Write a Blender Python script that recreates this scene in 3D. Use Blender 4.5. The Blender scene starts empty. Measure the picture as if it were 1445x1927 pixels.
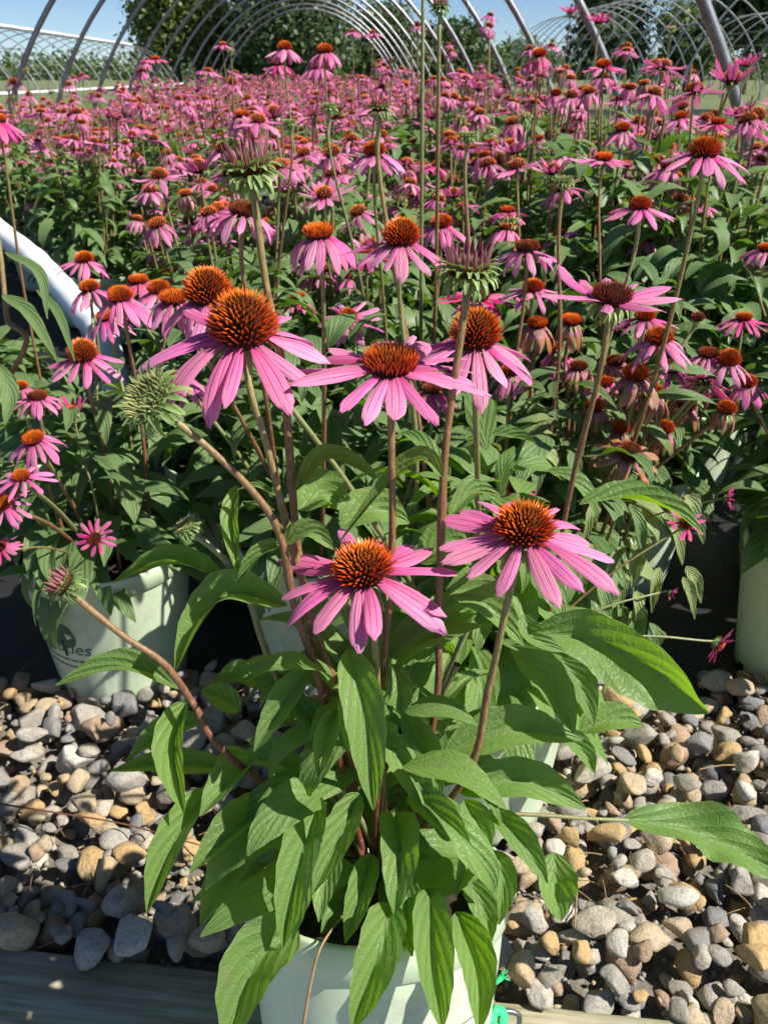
import bpy, math, random
import numpy as np
from mathutils import Vector, Matrix, Quaternion, Euler

# ------------------------------------------------------------------ camera, sky, sun, exposure
scene = bpy.context.scene
col = scene.collection
R = math.radians
CAM_H = 0.84
PITCH = R(27.2)          # looking down
YAW = R(3.1)             # the house axis is +Y, the camera looks a little to the right of it
FPX, CX, CY = 1603.0, 722.5, 963.5
cam_d = bpy.data.cameras.new('camera')
cam = bpy.data.objects.new('camera', cam_d); col.objects.link(cam)
cam.location = (0, 0, CAM_H)
cam.rotation_euler = (math.pi/2 - PITCH, 0, -YAW)
cam_d.sensor_fit = 'VERTICAL'; cam_d.sensor_height = 24.0
cam_d.lens = 24.0*FPX/(2*CY)
cam_d.clip_start = 0.02; cam_d.clip_end = 3000
cam_d.dof.use_dof = True; cam_d.dof.focus_distance = 0.56
cam_d.dof.aperture_fstop = cam_d.lens/1.35
scene.camera = cam

SUN_C = Vector((0.62, -0.20, 0.74)).normalized()     # towards the sun, in the camera's heading frame
cy, sy = math.cos(YAW), math.sin(YAW)
def c2w(x, y): return (x*cy + y*sy, -x*sy + y*cy)
sx_, sy_ = c2w(SUN_C.x, SUN_C.y)
SUN = Vector((sx_, sy_, SUN_C.z))
world = bpy.data.worlds.new('World'); scene.world = world; world.use_nodes = True
wn = world.node_tree.nodes; wl = world.node_tree.links
bg = wn['Background']
sky = wn.new('ShaderNodeTexSky'); sky.sky_type = 'NISHITA'; sky.sun_disc = False
sky.sun_elevation = math.asin(SUN.z); sky.sun_rotation = math.atan2(SUN.x, SUN.y)
sky.air_density = 0.65; sky.dust_density = 0.0; sky.ozone_density = 5.0
wl.new(sky.outputs[0], bg.inputs[0]); bg.inputs[1].default_value = 0.065
sun_d = bpy.data.lights.new('sun', 'SUN'); sun_d.energy = 5.0; sun_d.angle = R(0.53); sun_d.color = (1.0, 0.95, 0.86)
sun_o = bpy.data.objects.new('sun', sun_d); col.objects.link(sun_o)
sun_o.rotation_euler = (-SUN).to_track_quat('-Z', 'Y').to_euler(); sun_o.location = (3, -3, 6)
vs = scene.view_settings
vs.view_transform = 'Standard'; vs.look = 'None'; vs.gamma = 1.0; vs.use_curve_mapping = False
vs.exposure = 0.8
scene.render.engine = 'CYCLES'
cyc = scene.cycles
cyc.max_bounces = 5; cyc.diffuse_bounces = 3; cyc.glossy_bounces = 2; cyc.transmission_bounces = 4; cyc.transparent_max_bounces = 6
cyc.caustics_reflective = False; cyc.caustics_refractive = False
cyc.use_adaptive_sampling = True; cyc.adaptive_threshold = .03
cyc.use_denoising = True
try: cyc.denoiser = 'OPENIMAGEDENOISE'
except Exception: pass

# ------------------------------------------------------------------ helpers
rng = np.random.default_rng(7)
prng = random.Random(11)
FWD = Vector((sy*math.cos(PITCH), cy*math.cos(PITCH), -math.sin(PITCH)))
RGT = Vector((cy, -sy, 0)); UPV = RGT.cross(FWD)
EYE = Vector((0, 0, CAM_H))
def P(px, py, d):
    """Point of the place seen at photograph pixel (px, py), d metres along the optical axis."""
    return EYE + (FWD + RGT*((px-CX)/FPX) + UPV*((CY-py)/FPX))*d
def proj(p):
    q = Vector(p) - EYE; d = q.dot(FWD)
    if d < 1e-3: return None
    return CX + FPX*q.dot(RGT)/d, CY - FPX*q.dot(UPV)/d, d

def empty(name, loc=(0, 0, 0), rz=0.0):
    o = bpy.data.objects.new(name, None); col.objects.link(o)
    o.location = loc; o.rotation_euler = (0, 0, rz); o.empty_display_size = 0.05
    return o
def tag(o, label=None, cat=None, group=None, kind=None):
    if label: o['label'] = label
    if cat: o['category'] = cat
    if group: o['group'] = group
    if kind: o['kind'] = kind
    return o
def link(name, me, parent=None, loc=(0, 0, 0), rot=(0, 0, 0), scl=1.0, kind=None):
    o = bpy.data.objects.new(name, me); col.objects.link(o)
    if parent is not None: o.parent = parent
    o.location = loc; o.rotation_euler = rot
    o.scale = (scl, scl, scl) if isinstance(scl, (int, float)) else scl
    if kind: o['kind'] = kind
    return o

class Geo:
    def __init__(s): s.V=[]; s.Q=[]; s.T=[]; s.UV=[]; s.MQ=[]; s.MT=[]; s.n=0
    def add(s, tpl, m=0, M=None, t=None, scale=1.0):
        V, Q, T, UV = tpl
        V = V*scale
        if M is not None: V = V @ np.asarray(M)[:3,:3].T
        if t is not None: V = V + np.asarray(t)
        s.V.append(V); s.UV.append(UV)
        if len(Q): s.Q.append(Q + s.n); s.MQ.append(np.full(len(Q), m, np.int32))
        if len(T): s.T.append(T + s.n); s.MT.append(np.full(len(T), m, np.int32))
        s.n += len(V); return s
    def tpl(s):
        return (np.concatenate(s.V), np.concatenate(s.Q) if s.Q else np.zeros((0,4),np.int32),
                np.concatenate(s.T) if s.T else np.zeros((0,3),np.int32), np.concatenate(s.UV))
    def mesh(s, name, mats, smooth=True):
        V = np.concatenate(s.V); UV = np.concatenate(s.UV)
        Q = np.concatenate(s.Q) if s.Q else np.zeros((0,4),np.int32)
        T = np.concatenate(s.T) if s.T else np.zeros((0,3),np.int32)
        me = bpy.data.meshes.new(name)
        li = np.concatenate([Q.ravel(), T.ravel()]).astype(np.int32)
        me.vertices.add(len(V)); me.vertices.foreach_set('co', V.astype(np.float32).ravel())
        me.loops.add(len(li)); me.loops.foreach_set('vertex_index', li)
        np_ = len(Q)+len(T); me.polygons.add(np_)
        st = np.concatenate([np.arange(len(Q))*4, len(Q)*4+np.arange(len(T))*3]).astype(np.int32)
        me.polygons.foreach_set('loop_start', st)
        mi = np.concatenate(s.MQ+s.MT) if (s.MQ or s.MT) else np.zeros(0,np.int32)
        me.polygons.foreach_set('material_index', mi.astype(np.int32))
        me.polygons.foreach_set('use_smooth', np.full(np_, smooth, bool))
        uvl = me.uv_layers.new(name='UVMap'); uvl.data.foreach_set('uv', UV[li].astype(np.float32).ravel())
        for m in mats: me.materials.append(m)
        me.update(calc_edges=True); me.validate()
        return me
NQ = np.zeros((0,4), np.int32); NT = np.zeros((0,3), np.int32)
def grid(Pt, UV=None, close=False):
    nv, nu = Pt.shape[:2]
    idx = np.arange(nv*nu).reshape(nv, nu)
    if close: idx = np.concatenate([idx, idx[:, :1]], 1)
    Q = np.stack([idx[:-1,:-1], idx[:-1,1:], idx[1:,1:], idx[1:,:-1]], -1).reshape(-1,4)
    if UV is None:
        u, v = np.meshgrid(np.linspace(0,1,nu), np.linspace(0,1,nv)); UV = np.stack([u,v],-1)
    return (Pt.reshape(-1,3).astype(float), Q.astype(np.int32), NT, UV.reshape(-1,2).astype(float))
def norm(a):
    a = np.asarray(a, float); return a/np.maximum(np.linalg.norm(a, axis=-1, keepdims=True), 1e-9)
def spline(pts, n):
    """Catmull-Rom through pts, n samples."""
    p = np.asarray([tuple(q) for q in pts], float)
    if len(p) == 2: return p[0] + (p[1]-p[0])*np.linspace(0,1,n)[:,None]
    e = np.concatenate([[2*p[0]-p[1]], p, [2*p[-1]-p[-2]]])
    k = len(p)-1; s = np.linspace(0, k, n); i = np.minimum(s.astype(int), k-1); t = (s-i)[:,None]
    a, b, c, d = e[i], e[i+1], e[i+2], e[i+3]
    return .5*((2*b) + (-a+c)*t + (2*a-5*b+4*c-d)*t**2 + (-a+3*b-3*c+d)*t**3)
def tube(pts, rad, ns=7, cap=False):
    p = np.asarray(pts, float); n = len(p); rad = np.broadcast_to(rad, (n,))
    T = norm(np.gradient(p, axis=0)); N = np.zeros_like(p)
    a = np.array([0,0,1.]) if abs(T[0,2]) < .9 else np.array([1.,0,0])
    N[0] = norm(np.cross(T[0], a))
    for i in range(1, n):
        v = N[i-1] - T[i]*np.dot(N[i-1], T[i]); N[i] = norm(v)
    B = np.cross(T, N); th = np.linspace(0, 2*math.pi, ns, endpoint=False)
    Pt = p[:,None] + (N[:,None]*np.cos(th)[None,:,None] + B[:,None]*np.sin(th)[None,:,None])*rad[:,None,None]
    u, v = np.meshgrid(np.arange(ns)/ns, np.linspace(0,1,n))
    V, Q, _, UV = grid(Pt, np.stack([u,v],-1), close=True)
    T3 = NT
    if cap:
        c0, c1 = len(V), len(V)+1
        V = np.concatenate([V, p[:1], p[-1:]]); UV = np.concatenate([UV, [[.5,0],[.5,1]]])
        i = np.arange(ns); j = (i+1) % ns
        T3 = np.concatenate([np.stack([i, np.full(ns,c0), j],-1), np.stack([(n-1)*ns+i, (n-1)*ns+j, np.full(ns,c1)],-1)]).astype(np.int32)
    return (V, Q, T3, UV)
def lathe(prof, ns=32):
    pr = np.asarray(prof, float); th = np.linspace(0, 2*math.pi, ns, endpoint=False)
    Pt = np.stack([pr[:,None,0]*np.cos(th), pr[:,None,0]*np.sin(th), np.repeat(pr[:,1:2], ns, 1)], -1)
    u, v = np.meshgrid(np.arange(ns)/ns, np.linspace(0,1,len(pr)))
    return grid(Pt, np.stack([u,v],-1), close=True)
def box(x0,x1,y0,y1,z0,z1):
    V = np.array([[x,y,z] for z in (z0,z1) for y in (y0,y1) for x in (x0,x1)], float)
    Q = np.array([[0,2,3,1],[4,5,7,6],[0,1,5,4],[2,6,7,3],[0,4,6,2],[1,3,7,5]], np.int32)
    return (V, Q, NT, np.zeros((8,2)))
def rotm(euler): return np.array(Euler(euler).to_matrix())
def axis_quat(ax, spin=0.0):
    return Vector(ax).normalized().to_track_quat('Z', 'Y') @ Quaternion((0,0,1), spin)

# ------------------------------------------------------------------ materials
def new_mat(name):
    m = bpy.data.materials.new(name); m.use_nodes = True
    nt = m.node_tree; b = nt.nodes['Principled BSDF']
    return m, nt, b, nt.nodes['Material Output']
class NB:
    def __init__(s, nt): s.nt = nt; s.N = nt.nodes; s.L = nt.links
    def put(s, sock, v):
        if isinstance(v, bpy.types.NodeSocket): s.L.new(v, sock)
        elif v is not None: sock.default_value = v
    def math(s, op, a, b=None, c=None, clamp=False):
        n = s.N.new('ShaderNodeMath'); n.operation = op; n.use_clamp = clamp
        for i, v in enumerate((a,b,c)): s.put(n.inputs[i], v)
        return n.outputs[0]
    def mix(s, f, a, b, blend='MIX'):
        n = s.N.new('ShaderNodeMix'); n.data_type = 'RGBA'; n.blend_type = blend
        s.put(n.inputs[0], f)
        for k, v in ((6,a),(7,b)):
            s.put(n.inputs[k], (*v,1) if isinstance(v, tuple) and len(v)==3 else v)
        return n.outputs[2]
    def ramp(s, f, stops, interp='LINEAR'):
        n = s.N.new('ShaderNodeValToRGB'); cr = n.color_ramp; cr.interpolation = interp
        while len(cr.elements) < len(stops): cr.elements.new(.5)
        for e, (p, c) in zip(cr.elements, stops): e.position = p; e.color = (*c, 1)
        s.put(n.inputs[0], f); return n.outputs[0]
    def noise(s, scale, vec=None, detail=2.0, rough=.5):
        n = s.N.new('ShaderNodeTexNoise'); n.inputs['Scale'].default_value = scale
        n.inputs['Detail'].default_value = detail; n.inputs['Roughness'].default_value = rough
        if vec is not None: s.L.new(vec, n.inputs['Vector'])
        return n.outputs[0]
    def coord(s, k='Object'):
        return s.N.new('ShaderNodeTexCoord').outputs[k]
    def uv(s):
        n = s.N.new('ShaderNodeSeparateXYZ'); s.L.new(s.coord('UV'), n.inputs[0]); return n.outputs[0], n.outputs[1]
    def mapping(s, vec, scale=(1,1,1)):
        n = s.N.new('ShaderNodeMapping'); s.L.new(vec, n.inputs[0]); n.inputs['Scale'].default_value = scale; return n.outputs[0]
    def rand(s):
        """A number that differs from object to object and from loose piece to loose piece."""
        a = s.N.new('ShaderNodeObjectInfo').outputs['Random']; b = s.N.new('ShaderNodeNewGeometry').outputs['Random Per Island']
        return s.math('FRACT', s.math('ADD', a, b))
    def bump(s, h, strength=.3, dist=.002):
        n = s.N.new('ShaderNodeBump'); n.inputs['Strength'].default_value = strength; n.inputs['Distance'].default_value = dist
        s.put(n.inputs['Height'], h); return n.outputs[0]
    def hsv(s, c, h=None, sat=None, v=None):
        n = s.N.new('ShaderNodeHueSaturation'); s.put(n.inputs['Color'], c)
        s.put(n.inputs['Hue'], h); s.put(n.inputs['Saturation'], sat); s.put(n.inputs['Value'], v); return n.outputs[0]
    def rng(s, f, lo, hi):
        return s.math('MULTIPLY_ADD', f, hi-lo, lo)
def translucent(nb, out, bsdf, color, fac, normal=None):
    t = nb.N.new('ShaderNodeBsdfTranslucent'); nb.put(t.inputs['Color'], color)
    if normal is not None: nb.L.new(normal, t.inputs['Normal'])
    m = nb.N.new('ShaderNodeMixShader'); nb.put(m.inputs[0], fac)
    nb.L.new(bsdf.outputs[0], m.inputs[1]); nb.L.new(t.outputs[0], m.inputs[2]); nb.L.new(m.outputs[0], out.inputs[0])

def leaf_material(name, lo, hi, trans, fine=True, tfac=.32, pale=(.16,.25,.09)):
    m, nt, b, out = new_mat(name); nb = NB(nt)
    r = nb.rand()
    base = nb.mix(r, lo, hi)
    big = nb.noise(18 if fine else 6, nb.coord('Object'), 2)
    base = nb.mix(nb.rng(big, -.15, .55), base, tuple(min(1,c*1.5) for c in hi))
    nrm = None
    if fine:
        u, v = nb.uv()
        a = nb.math('ABSOLUTE', nb.math('MULTIPLY_ADD', u, 2.0, -1.0))
        mid = nb.math('LESS_THAN', a, .035)
        arc = nb.math('SUBTRACT', nb.math('MULTIPLY', v, 4.6), nb.math('MULTIPLY', nb.math('POWER', a, .8), 2.5))
        pp = nb.math('PINGPONG', arc, .5)                        # 0 at each lateral vein
        lat = nb.math('SUBTRACT', 1.0, nb.math('MULTIPLY', pp, 12.0), clamp=True)
        lat = nb.math('MULTIPLY', lat, nb.math('LESS_THAN', a, .93))
        vor = nt.nodes.new('ShaderNodeTexVoronoi'); vor.feature = 'DISTANCE_TO_EDGE'; vor.inputs['Scale'].default_value = 150
        nb.L.new(nb.coord('Object'), vor.inputs['Vector'])
        net = nb.math('SUBTRACT', 1.0, nb.math('MULTIPLY', vor.outputs[0], 9.0), clamp=True)
        vein = nb.math('MAXIMUM', mid, nb.math('MULTIPLY', lat, .55))
        veins = nb.math('MAXIMUM', vein, nb.math('MULTIPLY', net, .34))
        base = nb.mix(nb.math('MULTIPLY', veins, .62), base, pale)
        edge = nb.math('GREATER_THAN', a, .965)
        base = nb.mix(nb.math('MULTIPLY', edge, .5), base, (.30,.36,.10))
        spot = nb.math('GREATER_THAN', nb.noise(95, nb.coord('Object'), 1), .70)
        base = nb.mix(nb.math('MULTIPLY', spot, .55), base, (.16,.12,.05))
        h = nb.math('SUBTRACT', nb.math('POWER', nb.math('MULTIPLY', pp, 2.0), .6), nb.math('MULTIPLY', mid, .8))
        h = nb.math('SUBTRACT', h, nb.math('MULTIPLY', net, .3))
        h = nb.math('ADD', h, nb.math('MULTIPLY', nb.noise(220, nb.coord('Object'), 2), .25))
        nrm = nb.bump(h, .55, .0016); nb.L.new(nrm, b.inputs['Normal'])
    back = nt.nodes.new('ShaderNodeNewGeometry').outputs['Backfacing']
    base = nb.mix(nb.math('MULTIPLY', back, .55), base, (.17,.25,.11))
    nb.put(b.inputs['Base Color'], base); b.inputs['Roughness'].default_value = .47
    b.inputs['Specular IOR Level'].default_value = .32
    tc = trans
    if fine: tc = nb.mix(nb.math('MULTIPLY', veins, .6), trans, tuple(min(1,c*1.6) for c in trans))
    translucent(nb, out, b, tc if not isinstance(tc, tuple) else (*tc,1), tfac, nrm)
    return m
M_leaf = leaf_material('leaf_green', (.058,.150,.010), (.145,.265,.020), (.31,.56,.010), tfac=.36)
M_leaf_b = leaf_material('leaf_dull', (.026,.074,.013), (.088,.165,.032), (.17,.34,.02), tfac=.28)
M_leaf_y = leaf_material('leaf_yellowing', (.20,.25,.07), (.32,.36,.13), (.36,.40,.08), tfac=.3)
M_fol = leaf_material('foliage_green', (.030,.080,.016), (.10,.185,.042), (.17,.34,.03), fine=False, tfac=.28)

def petal_material(name, base, mid, tip, trans, tfac=.3, brown=False):
    m, nt, b, out = new_mat(name); nb = NB(nt)
    u, v = nb.uv(); r = nb.rand()
    c = nb.ramp(v, [(0, base), (.3, mid), (.85, tip), (1, tip)])
    cv = nt.nodes.new('ShaderNodeCombineXYZ'); nb.put(cv.inputs[0], nb.math('MULTIPLY', u, 16.0)); nb.put(cv.inputs[1], nb.math('MULTIPLY', v, 1.6)); nb.put(cv.inputs[2], nb.math('MULTIPLY', r, 20.0))
    st = nb.noise(1.0, cv.outputs[0], 3, .6)
    streak = nb.math('MULTIPLY', nb.math('SUBTRACT', st, .50, clamp=True), 3.2, clamp=True)
    g = nb.math('ABSOLUTE', nb.math('SUBTRACT', nb.math('ABSOLUTE', nb.math('MULTIPLY_ADD', u, 2.0, -1.0)), .36))
    groove = nb.math('MULTIPLY', nb.math('SUBTRACT', 1.0, nb.math('MULTIPLY', g, 13.0), clamp=True), nb.math('SUBTRACT', 1.0, nb.math('POWER', v, 4.0)))
    dark = tuple(x*.55 for x in base)
    c = nb.mix(nb.math('MULTIPLY', streak, .62), c, dark)
    c = nb.mix(nb.math('MULTIPLY', groove, .78), c, dark)
    if brown:
        w = nb.math('GREATER_THAN', nb.math('ADD', nb.noise(60, nb.coord('Object'), 3), nb.math('MULTIPLY', v, .35)), .66)
        c = nb.mix(nb.math('MULTIPLY', w, .85), c, (.40,.17,.05))
    c = nb.hsv(c, nb.rng(r, .484, .514), nb.rng(nb.math('FRACT', nb.math('MULTIPLY', r, 13.0)), .78, 1.08), nb.rng(nb.math('FRACT', nb.math('MULTIPLY', r, 7.0)), .80, 1.14))
    nb.put(b.inputs['Base Color'], c); b.inputs['Roughness'].default_value = .5; b.inputs['Specular IOR Level'].default_value = .3
    b.inputs['Sheen Weight'].default_value = .08
    n = nb.bump(nb.math('SUBTRACT', st, groove), .75, .0008); nb.L.new(n, b.inputs['Normal'])
    translucent(nb, out, b, (*trans,1), tfac)
    return m
M_petal = petal_material('petal_pink', (.56,.045,.22), (.73,.15,.385), (.78,.235,.455), (.85,.14,.42))
M_petal_d = petal_material('petal_magenta', (.52,.02,.14), (.70,.05,.24), (.74,.10,.32), (.78,.05,.27))
M_petal_w = petal_material('petal_withered', (.38,.05,.13), (.52,.17,.24), (.60,.30,.24), (.55,.16,.15), tfac=.2, brown=True)
M_ray = petal_material('petal_young', (.26,.14,.08), (.36,.08,.11), (.46,.15,.18), (.5,.1,.15), tfac=.15)

def spine_material(name, b0, b1, side, top):
    m, nt, b, out = new_mat(name); nb = NB(nt); u, v = nb.uv(); r = nb.rand()
    tipc = nb.mix(nb.math('POWER', u, .65), top, side)
    c = nb.mix(nb.math('SUBTRACT', nb.math('MULTIPLY', v, 2.0), .12, clamp=True), nb.mix(v, b0, b1), tipc)
    c = nb.hsv(c, None, None, nb.rng(r, .72, 1.22))
    nb.put(b.inputs['Base Color'], c); b.inputs['Roughness'].default_value = .33; b.inputs['Specular IOR Level'].default_value = .5
    return m
M_spine = spine_material('cone_spine', (.018,.010,.004), (.14,.018,.006), (.58,.055,.009), (1.0,.26,.015))
M_spine_dk = spine_material('cone_spine_dark', (.012,.010,.004), (.07,.02,.01), (.30,.045,.015), (.42,.10,.03))
M_spine_y = spine_material('cone_spine_young', (.03,.04,.01), (.15,.10,.03), (.24,.10,.05), (.34,.26,.10))
M_spine_g = spine_material('cone_spine_green', (.12,.15,.045), (.30,.32,.10), (.46,.46,.20), (.34,.34,.11))
def plain(name, c0, c1=None, rough=.6, scale=30, bump=0, metal=0, spec=.4, detail=3, coord='Object', stretch=None, trans=None):
    m, nt, b, out = new_mat(name); nb = NB(nt)
    vec = nb.coord(coord)
    if stretch: vec = nb.mapping(vec, stretch)
    n = nb.noise(scale, vec, detail, .6)
    c = nb.mix(nb.ramp(n, [(.3,(0,0,0)),(.7,(1,1,1))]), c0, c1 or c0)
    nb.put(b.inputs['Base Color'], c); b.inputs['Roughness'].default_value = rough; b.inputs['Metallic'].default_value = metal
    b.inputs['Specular IOR Level'].default_value = spec
    if bump: nb.L.new(nb.bump(n, bump, .004), b.inputs['Normal'])
    if trans: translucent(nb, out, b, (*trans,1), .3)
    return m
M_core = plain('cone_core', (.02,.012,.004), (.06,.018,.006), scale=400, rough=.9, spec=.1)
def bract_material():
    m, nt, b, out = new_mat('bract_green'); nb = NB(nt); u, v = nb.uv()
    c = nb.mix(nb.rand(), (.12,.21,.05), (.27,.37,.12))
    a = nb.math('ABSOLUTE', nb.math('MULTIPLY_ADD', u, 2.0, -1.0))
    c = nb.mix(nb.math('MULTIPLY', nb.math('GREATER_THAN', a, .75), .5), c, (.33,.38,.18))
    nb.put(b.inputs['Base Color'], c); b.inputs['Roughness'].default_value = .5
    translucent(nb, out, b, (.25,.4,.06,1), .2); return m
M_bract = bract_material()
def stem_material(name, low, mid, top):
    m, nt, b, out = new_mat(name); nb = NB(nt); u, v = nb.uv(); r = nb.rand()
    c = nb.ramp(nb.math('ADD', v, nb.rng(r, -.18, .18)), [(.0, low), (.55, mid), (.95, top)])
    vec = nb.mapping(nb.coord('Object'), (1,1,.25))
    sp = nb.noise(520, vec, 2)
    c = nb.mix(nb.math('MULTIPLY', nb.math('GREATER_THAN', sp, .6), .45), c, tuple(x*.45 for x in low))
    c = nb.mix(nb.math('MULTIPLY', nb.math('LESS_THAN', sp, .36), .35), c, (.42,.33,.19))
    nb.put(b.inputs['Base Color'], c); b.inputs['Roughness'].default_value = .5
    nb.L.new(nb.bump(sp, .35, .0008), b.inputs['Normal']); return m
M_stem = stem_material('stem_brown', (.15,.050,.028), (.22,.125,.05), (.22,.22,.075))
M_stem_g = stem_material('stem_green', (.16,.12,.05), (.20,.22,.08), (.25,.29,.12))
M_fstem = plain('stems_far', (.18,.20,.07), (.22,.14,.07), scale=8)

def stone_material(name, k, bd):
    m, nt, b, out = new_mat(name); nb = NB(nt); r = nb.rand(); vec = nb.coord('Object')
    base = nb.ramp(r, [(0,(.34,.31,.26)),(.11,(.46,.40,.32)),(.22,(.20,.20,.205)),(.30,(.50,.385,.24)),(.41,(.52,.33,.12)),(.51,(.34,.305,.26)),(.60,(.48,.44,.37)),(.67,(.40,.26,.16)),(.74,(.24,.23,.22)),(.82,(.50,.36,.19)),(.91,(.36,.335,.30)),(.96,(.60,.56,.48))], 'CONSTANT')
    n1 = nb.noise(1.3*k, vec, 5, .7); n2 = nb.noise(6*k, vec, 4, .75); n3 = nb.noise(22*k, vec, 2, .6)
    c = nb.mix(nb.math('MULTIPLY', nb.ramp(n1, [(.42,(0,0,0)),(.66,(1,1,1))]), .7), base, nb.hsv(base, .505, .8, .74))
    c = nb.mix(nb.math('MULTIPLY', nb.ramp(n1, [(.30,(1,1,1)),(.45,(0,0,0))]), .45), c, (.42,.30,.17))
    c = nb.mix(nb.math('MULTIPLY', nb.ramp(n2, [(.45,(0,0,0)),(.62,(1,1,1))]), .45), c, (.13,.12,.11))
    c = nb.mix(nb.math('MULTIPLY', nb.math('GREATER_THAN', n3, .60), .45), c, (.5,.47,.42))
    nb.put(b.inputs['Base Color'], c); b.inputs['Roughness'].default_value = .72; b.inputs['Specular IOR Level'].default_value = .35
    nb.L.new(nb.bump(nb.math('ADD', n1, nb.math('ADD', nb.math('MULTIPLY', n2, .55), nb.math('MULTIPLY', n3, .12))), 1.0, bd), b.inputs['Normal'])
    return m
M_stone = stone_material('stone', 1.0, .0035)
M_stone_s = stone_material('gravel_stone', 60.0, .003)
def pot_material():
    m, nt, b, out = new_mat('pot_plastic'); nb = NB(nt); vec = nb.coord('Object')
    n = nb.noise(9, vec, 4, .6); n2 = nb.noise(160, vec, 2)
    c = nb.mix(nb.rng(n, -.1, .6), (.52,.61,.44), (.44,.53,.37))
    sep = nt.nodes.new('ShaderNodeSeparateXYZ'); nb.L.new(vec, sep.inputs[0])
    low = nb.math('SUBTRACT', 1.0, nb.math('MULTIPLY', sep.outputs[2], 26.0), clamp=True)
    dirt = nb.math('MULTIPLY', nb.math('ADD', low, nb.math('MULTIPLY', nb.ramp(nb.noise(26, vec, 5, .7), [(.52,(0,0,0)),(.75,(1,1,1))]), .6)), .62, clamp=True)
    c = nb.mix(dirt, c, (.16,.14,.10))
    sc_ = nb.noise(38, nb.mapping(vec,(1,1,.16)), 4, .7)
    c = nb.mix(nb.math('MULTIPLY', nb.ramp(sc_, [(.56,(0,0,0)),(.72,(1,1,1))]), .4), c, (.62,.66,.56))
    nb.put(b.inputs['Base Color'], c); b.inputs['Roughness'].default_value = .42
    b.inputs['Subsurface Weight'].default_value = .0
    nb.L.new(nb.bump(nb.math('ADD', n2, nb.math('MULTIPLY', n, .5)), .12, .001), b.inputs['Normal']); return m
M_pot = pot_material()
M_soil = plain('potting_soil', (.018,.012,.008), (.06,.04,.025), rough=.95, scale=160, bump=1.0)
M_fabric = plain('ground_fabric_black', (.010,.010,.011), (.022,.022,.024), rough=.55, scale=300, bump=.3)
M_ground = plain('dry_ground', (.075,.115,.035), (.17,.18,.085), rough=.95, scale=1.2, bump=.2)
M_bed = plain('gravel_dust', (.10,.09,.075), (.22,.19,.15), rough=.95, scale=90, bump=.8)
M_concrete = plain('path_concrete', (.20,.21,.23), (.33,.34,.36), rough=.9, scale=40, bump=.4)
M_print = plain('green_print', (.012,.085,.055), (.02,.13,.08), rough=.5, scale=60)
M_print_lt = plain('grey_print', (.16,.24,.20), (.2,.29,.23), rough=.5, scale=60)
M_grass = leaf_material('grass_green', (.07,.14,.03), (.16,.24,.06), (.22,.36,.05), fine=False, tfac=.3)
def wood_material():
    m, nt, b, out = new_mat('weathered_timber'); nb = NB(nt)
    vec = nb.mapping(nb.coord('Object'), (1.0, 22, 22)); n = nb.noise(5, vec, 7, .7); n2 = nb.noise(5, nb.coord('Object'), 3)
    c = nb.ramp(n, [(.30,(.12,.09,.045)),(.42,(.30,.255,.15)),(.56,(.44,.40,.28)),(.72,(.60,.57,.46))])
    c = nb.mix(nb.ramp(n2, [(.4,(0,0,0)),(.68,(.7,.7,.7))]), c, (.10,.105,.04))
    nb.put(b.inputs['Base Color'], c); b.inputs['Roughness'].default_value = .85
    nb.L.new(nb.bump(n, .7, .004), b.inputs['Normal']); return m
M_wood = wood_material()
M_steel = plain('galvanised_steel', (.20,.20,.215), (.33,.33,.345), rough=.5, scale=14, metal=1.0, spec=.5)
M_steel_far = plain('dull_galvanised', (.20,.21,.23), (.30,.31,.33), rough=.6, scale=5, metal=.5)
M_white = plain('white_plastic', (.74,.76,.78), (.82,.83,.84), rough=.38, scale=9, bump=.1)
M_poly = plain('white_film', (.7,.71,.72), (.8,.8,.8), rough=.5, scale=7, bump=.5)
M_twine = plain('green_twine', (.02,.50,.16), (.05,.62,.24), rough=.55, scale=200, bump=.5)
M_dry = plain('dry_straw', (.20,.11,.05), (.34,.23,.12), rough=.8, scale=90)
M_twig = plain('dry_twig', (.10,.035,.02), (.2,.08,.04), rough=.8, scale=60)
M_bee = plain('bee_fuzz', (.008,.008,.012), (.02,.02,.03), rough=.6, scale=900, bump=1)
M_bee_y = plain('bee_pile', (.35,.25,.05), (.45,.33,.08), rough=.9, scale=900, bump=1)
M_wing = plain('bee_wing', (.15,.14,.14), (.3,.3,.3), rough=.2, scale=200, trans=(.4,.4,.4))
M_bark = plain('bark', (.06,.05,.04), (.13,.11,.085), rough=.95, scale=4, bump=.8)
def crown_mat(name, lo, hi, tr):
    return leaf_material(name, lo, hi, tr, fine=False, tfac=.3)
M_crown_a = crown_mat('crown_olive', (.09,.13,.035), (.19,.24,.07), (.24,.32,.05))
M_crown_b = crown_mat('crown_dark', (.035,.065,.03), (.08,.12,.055), (.09,.15,.05))
M_crown_c = crown_mat('crown_mid', (.05,.09,.035), (.11,.165,.06), (.14,.22,.05))

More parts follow.
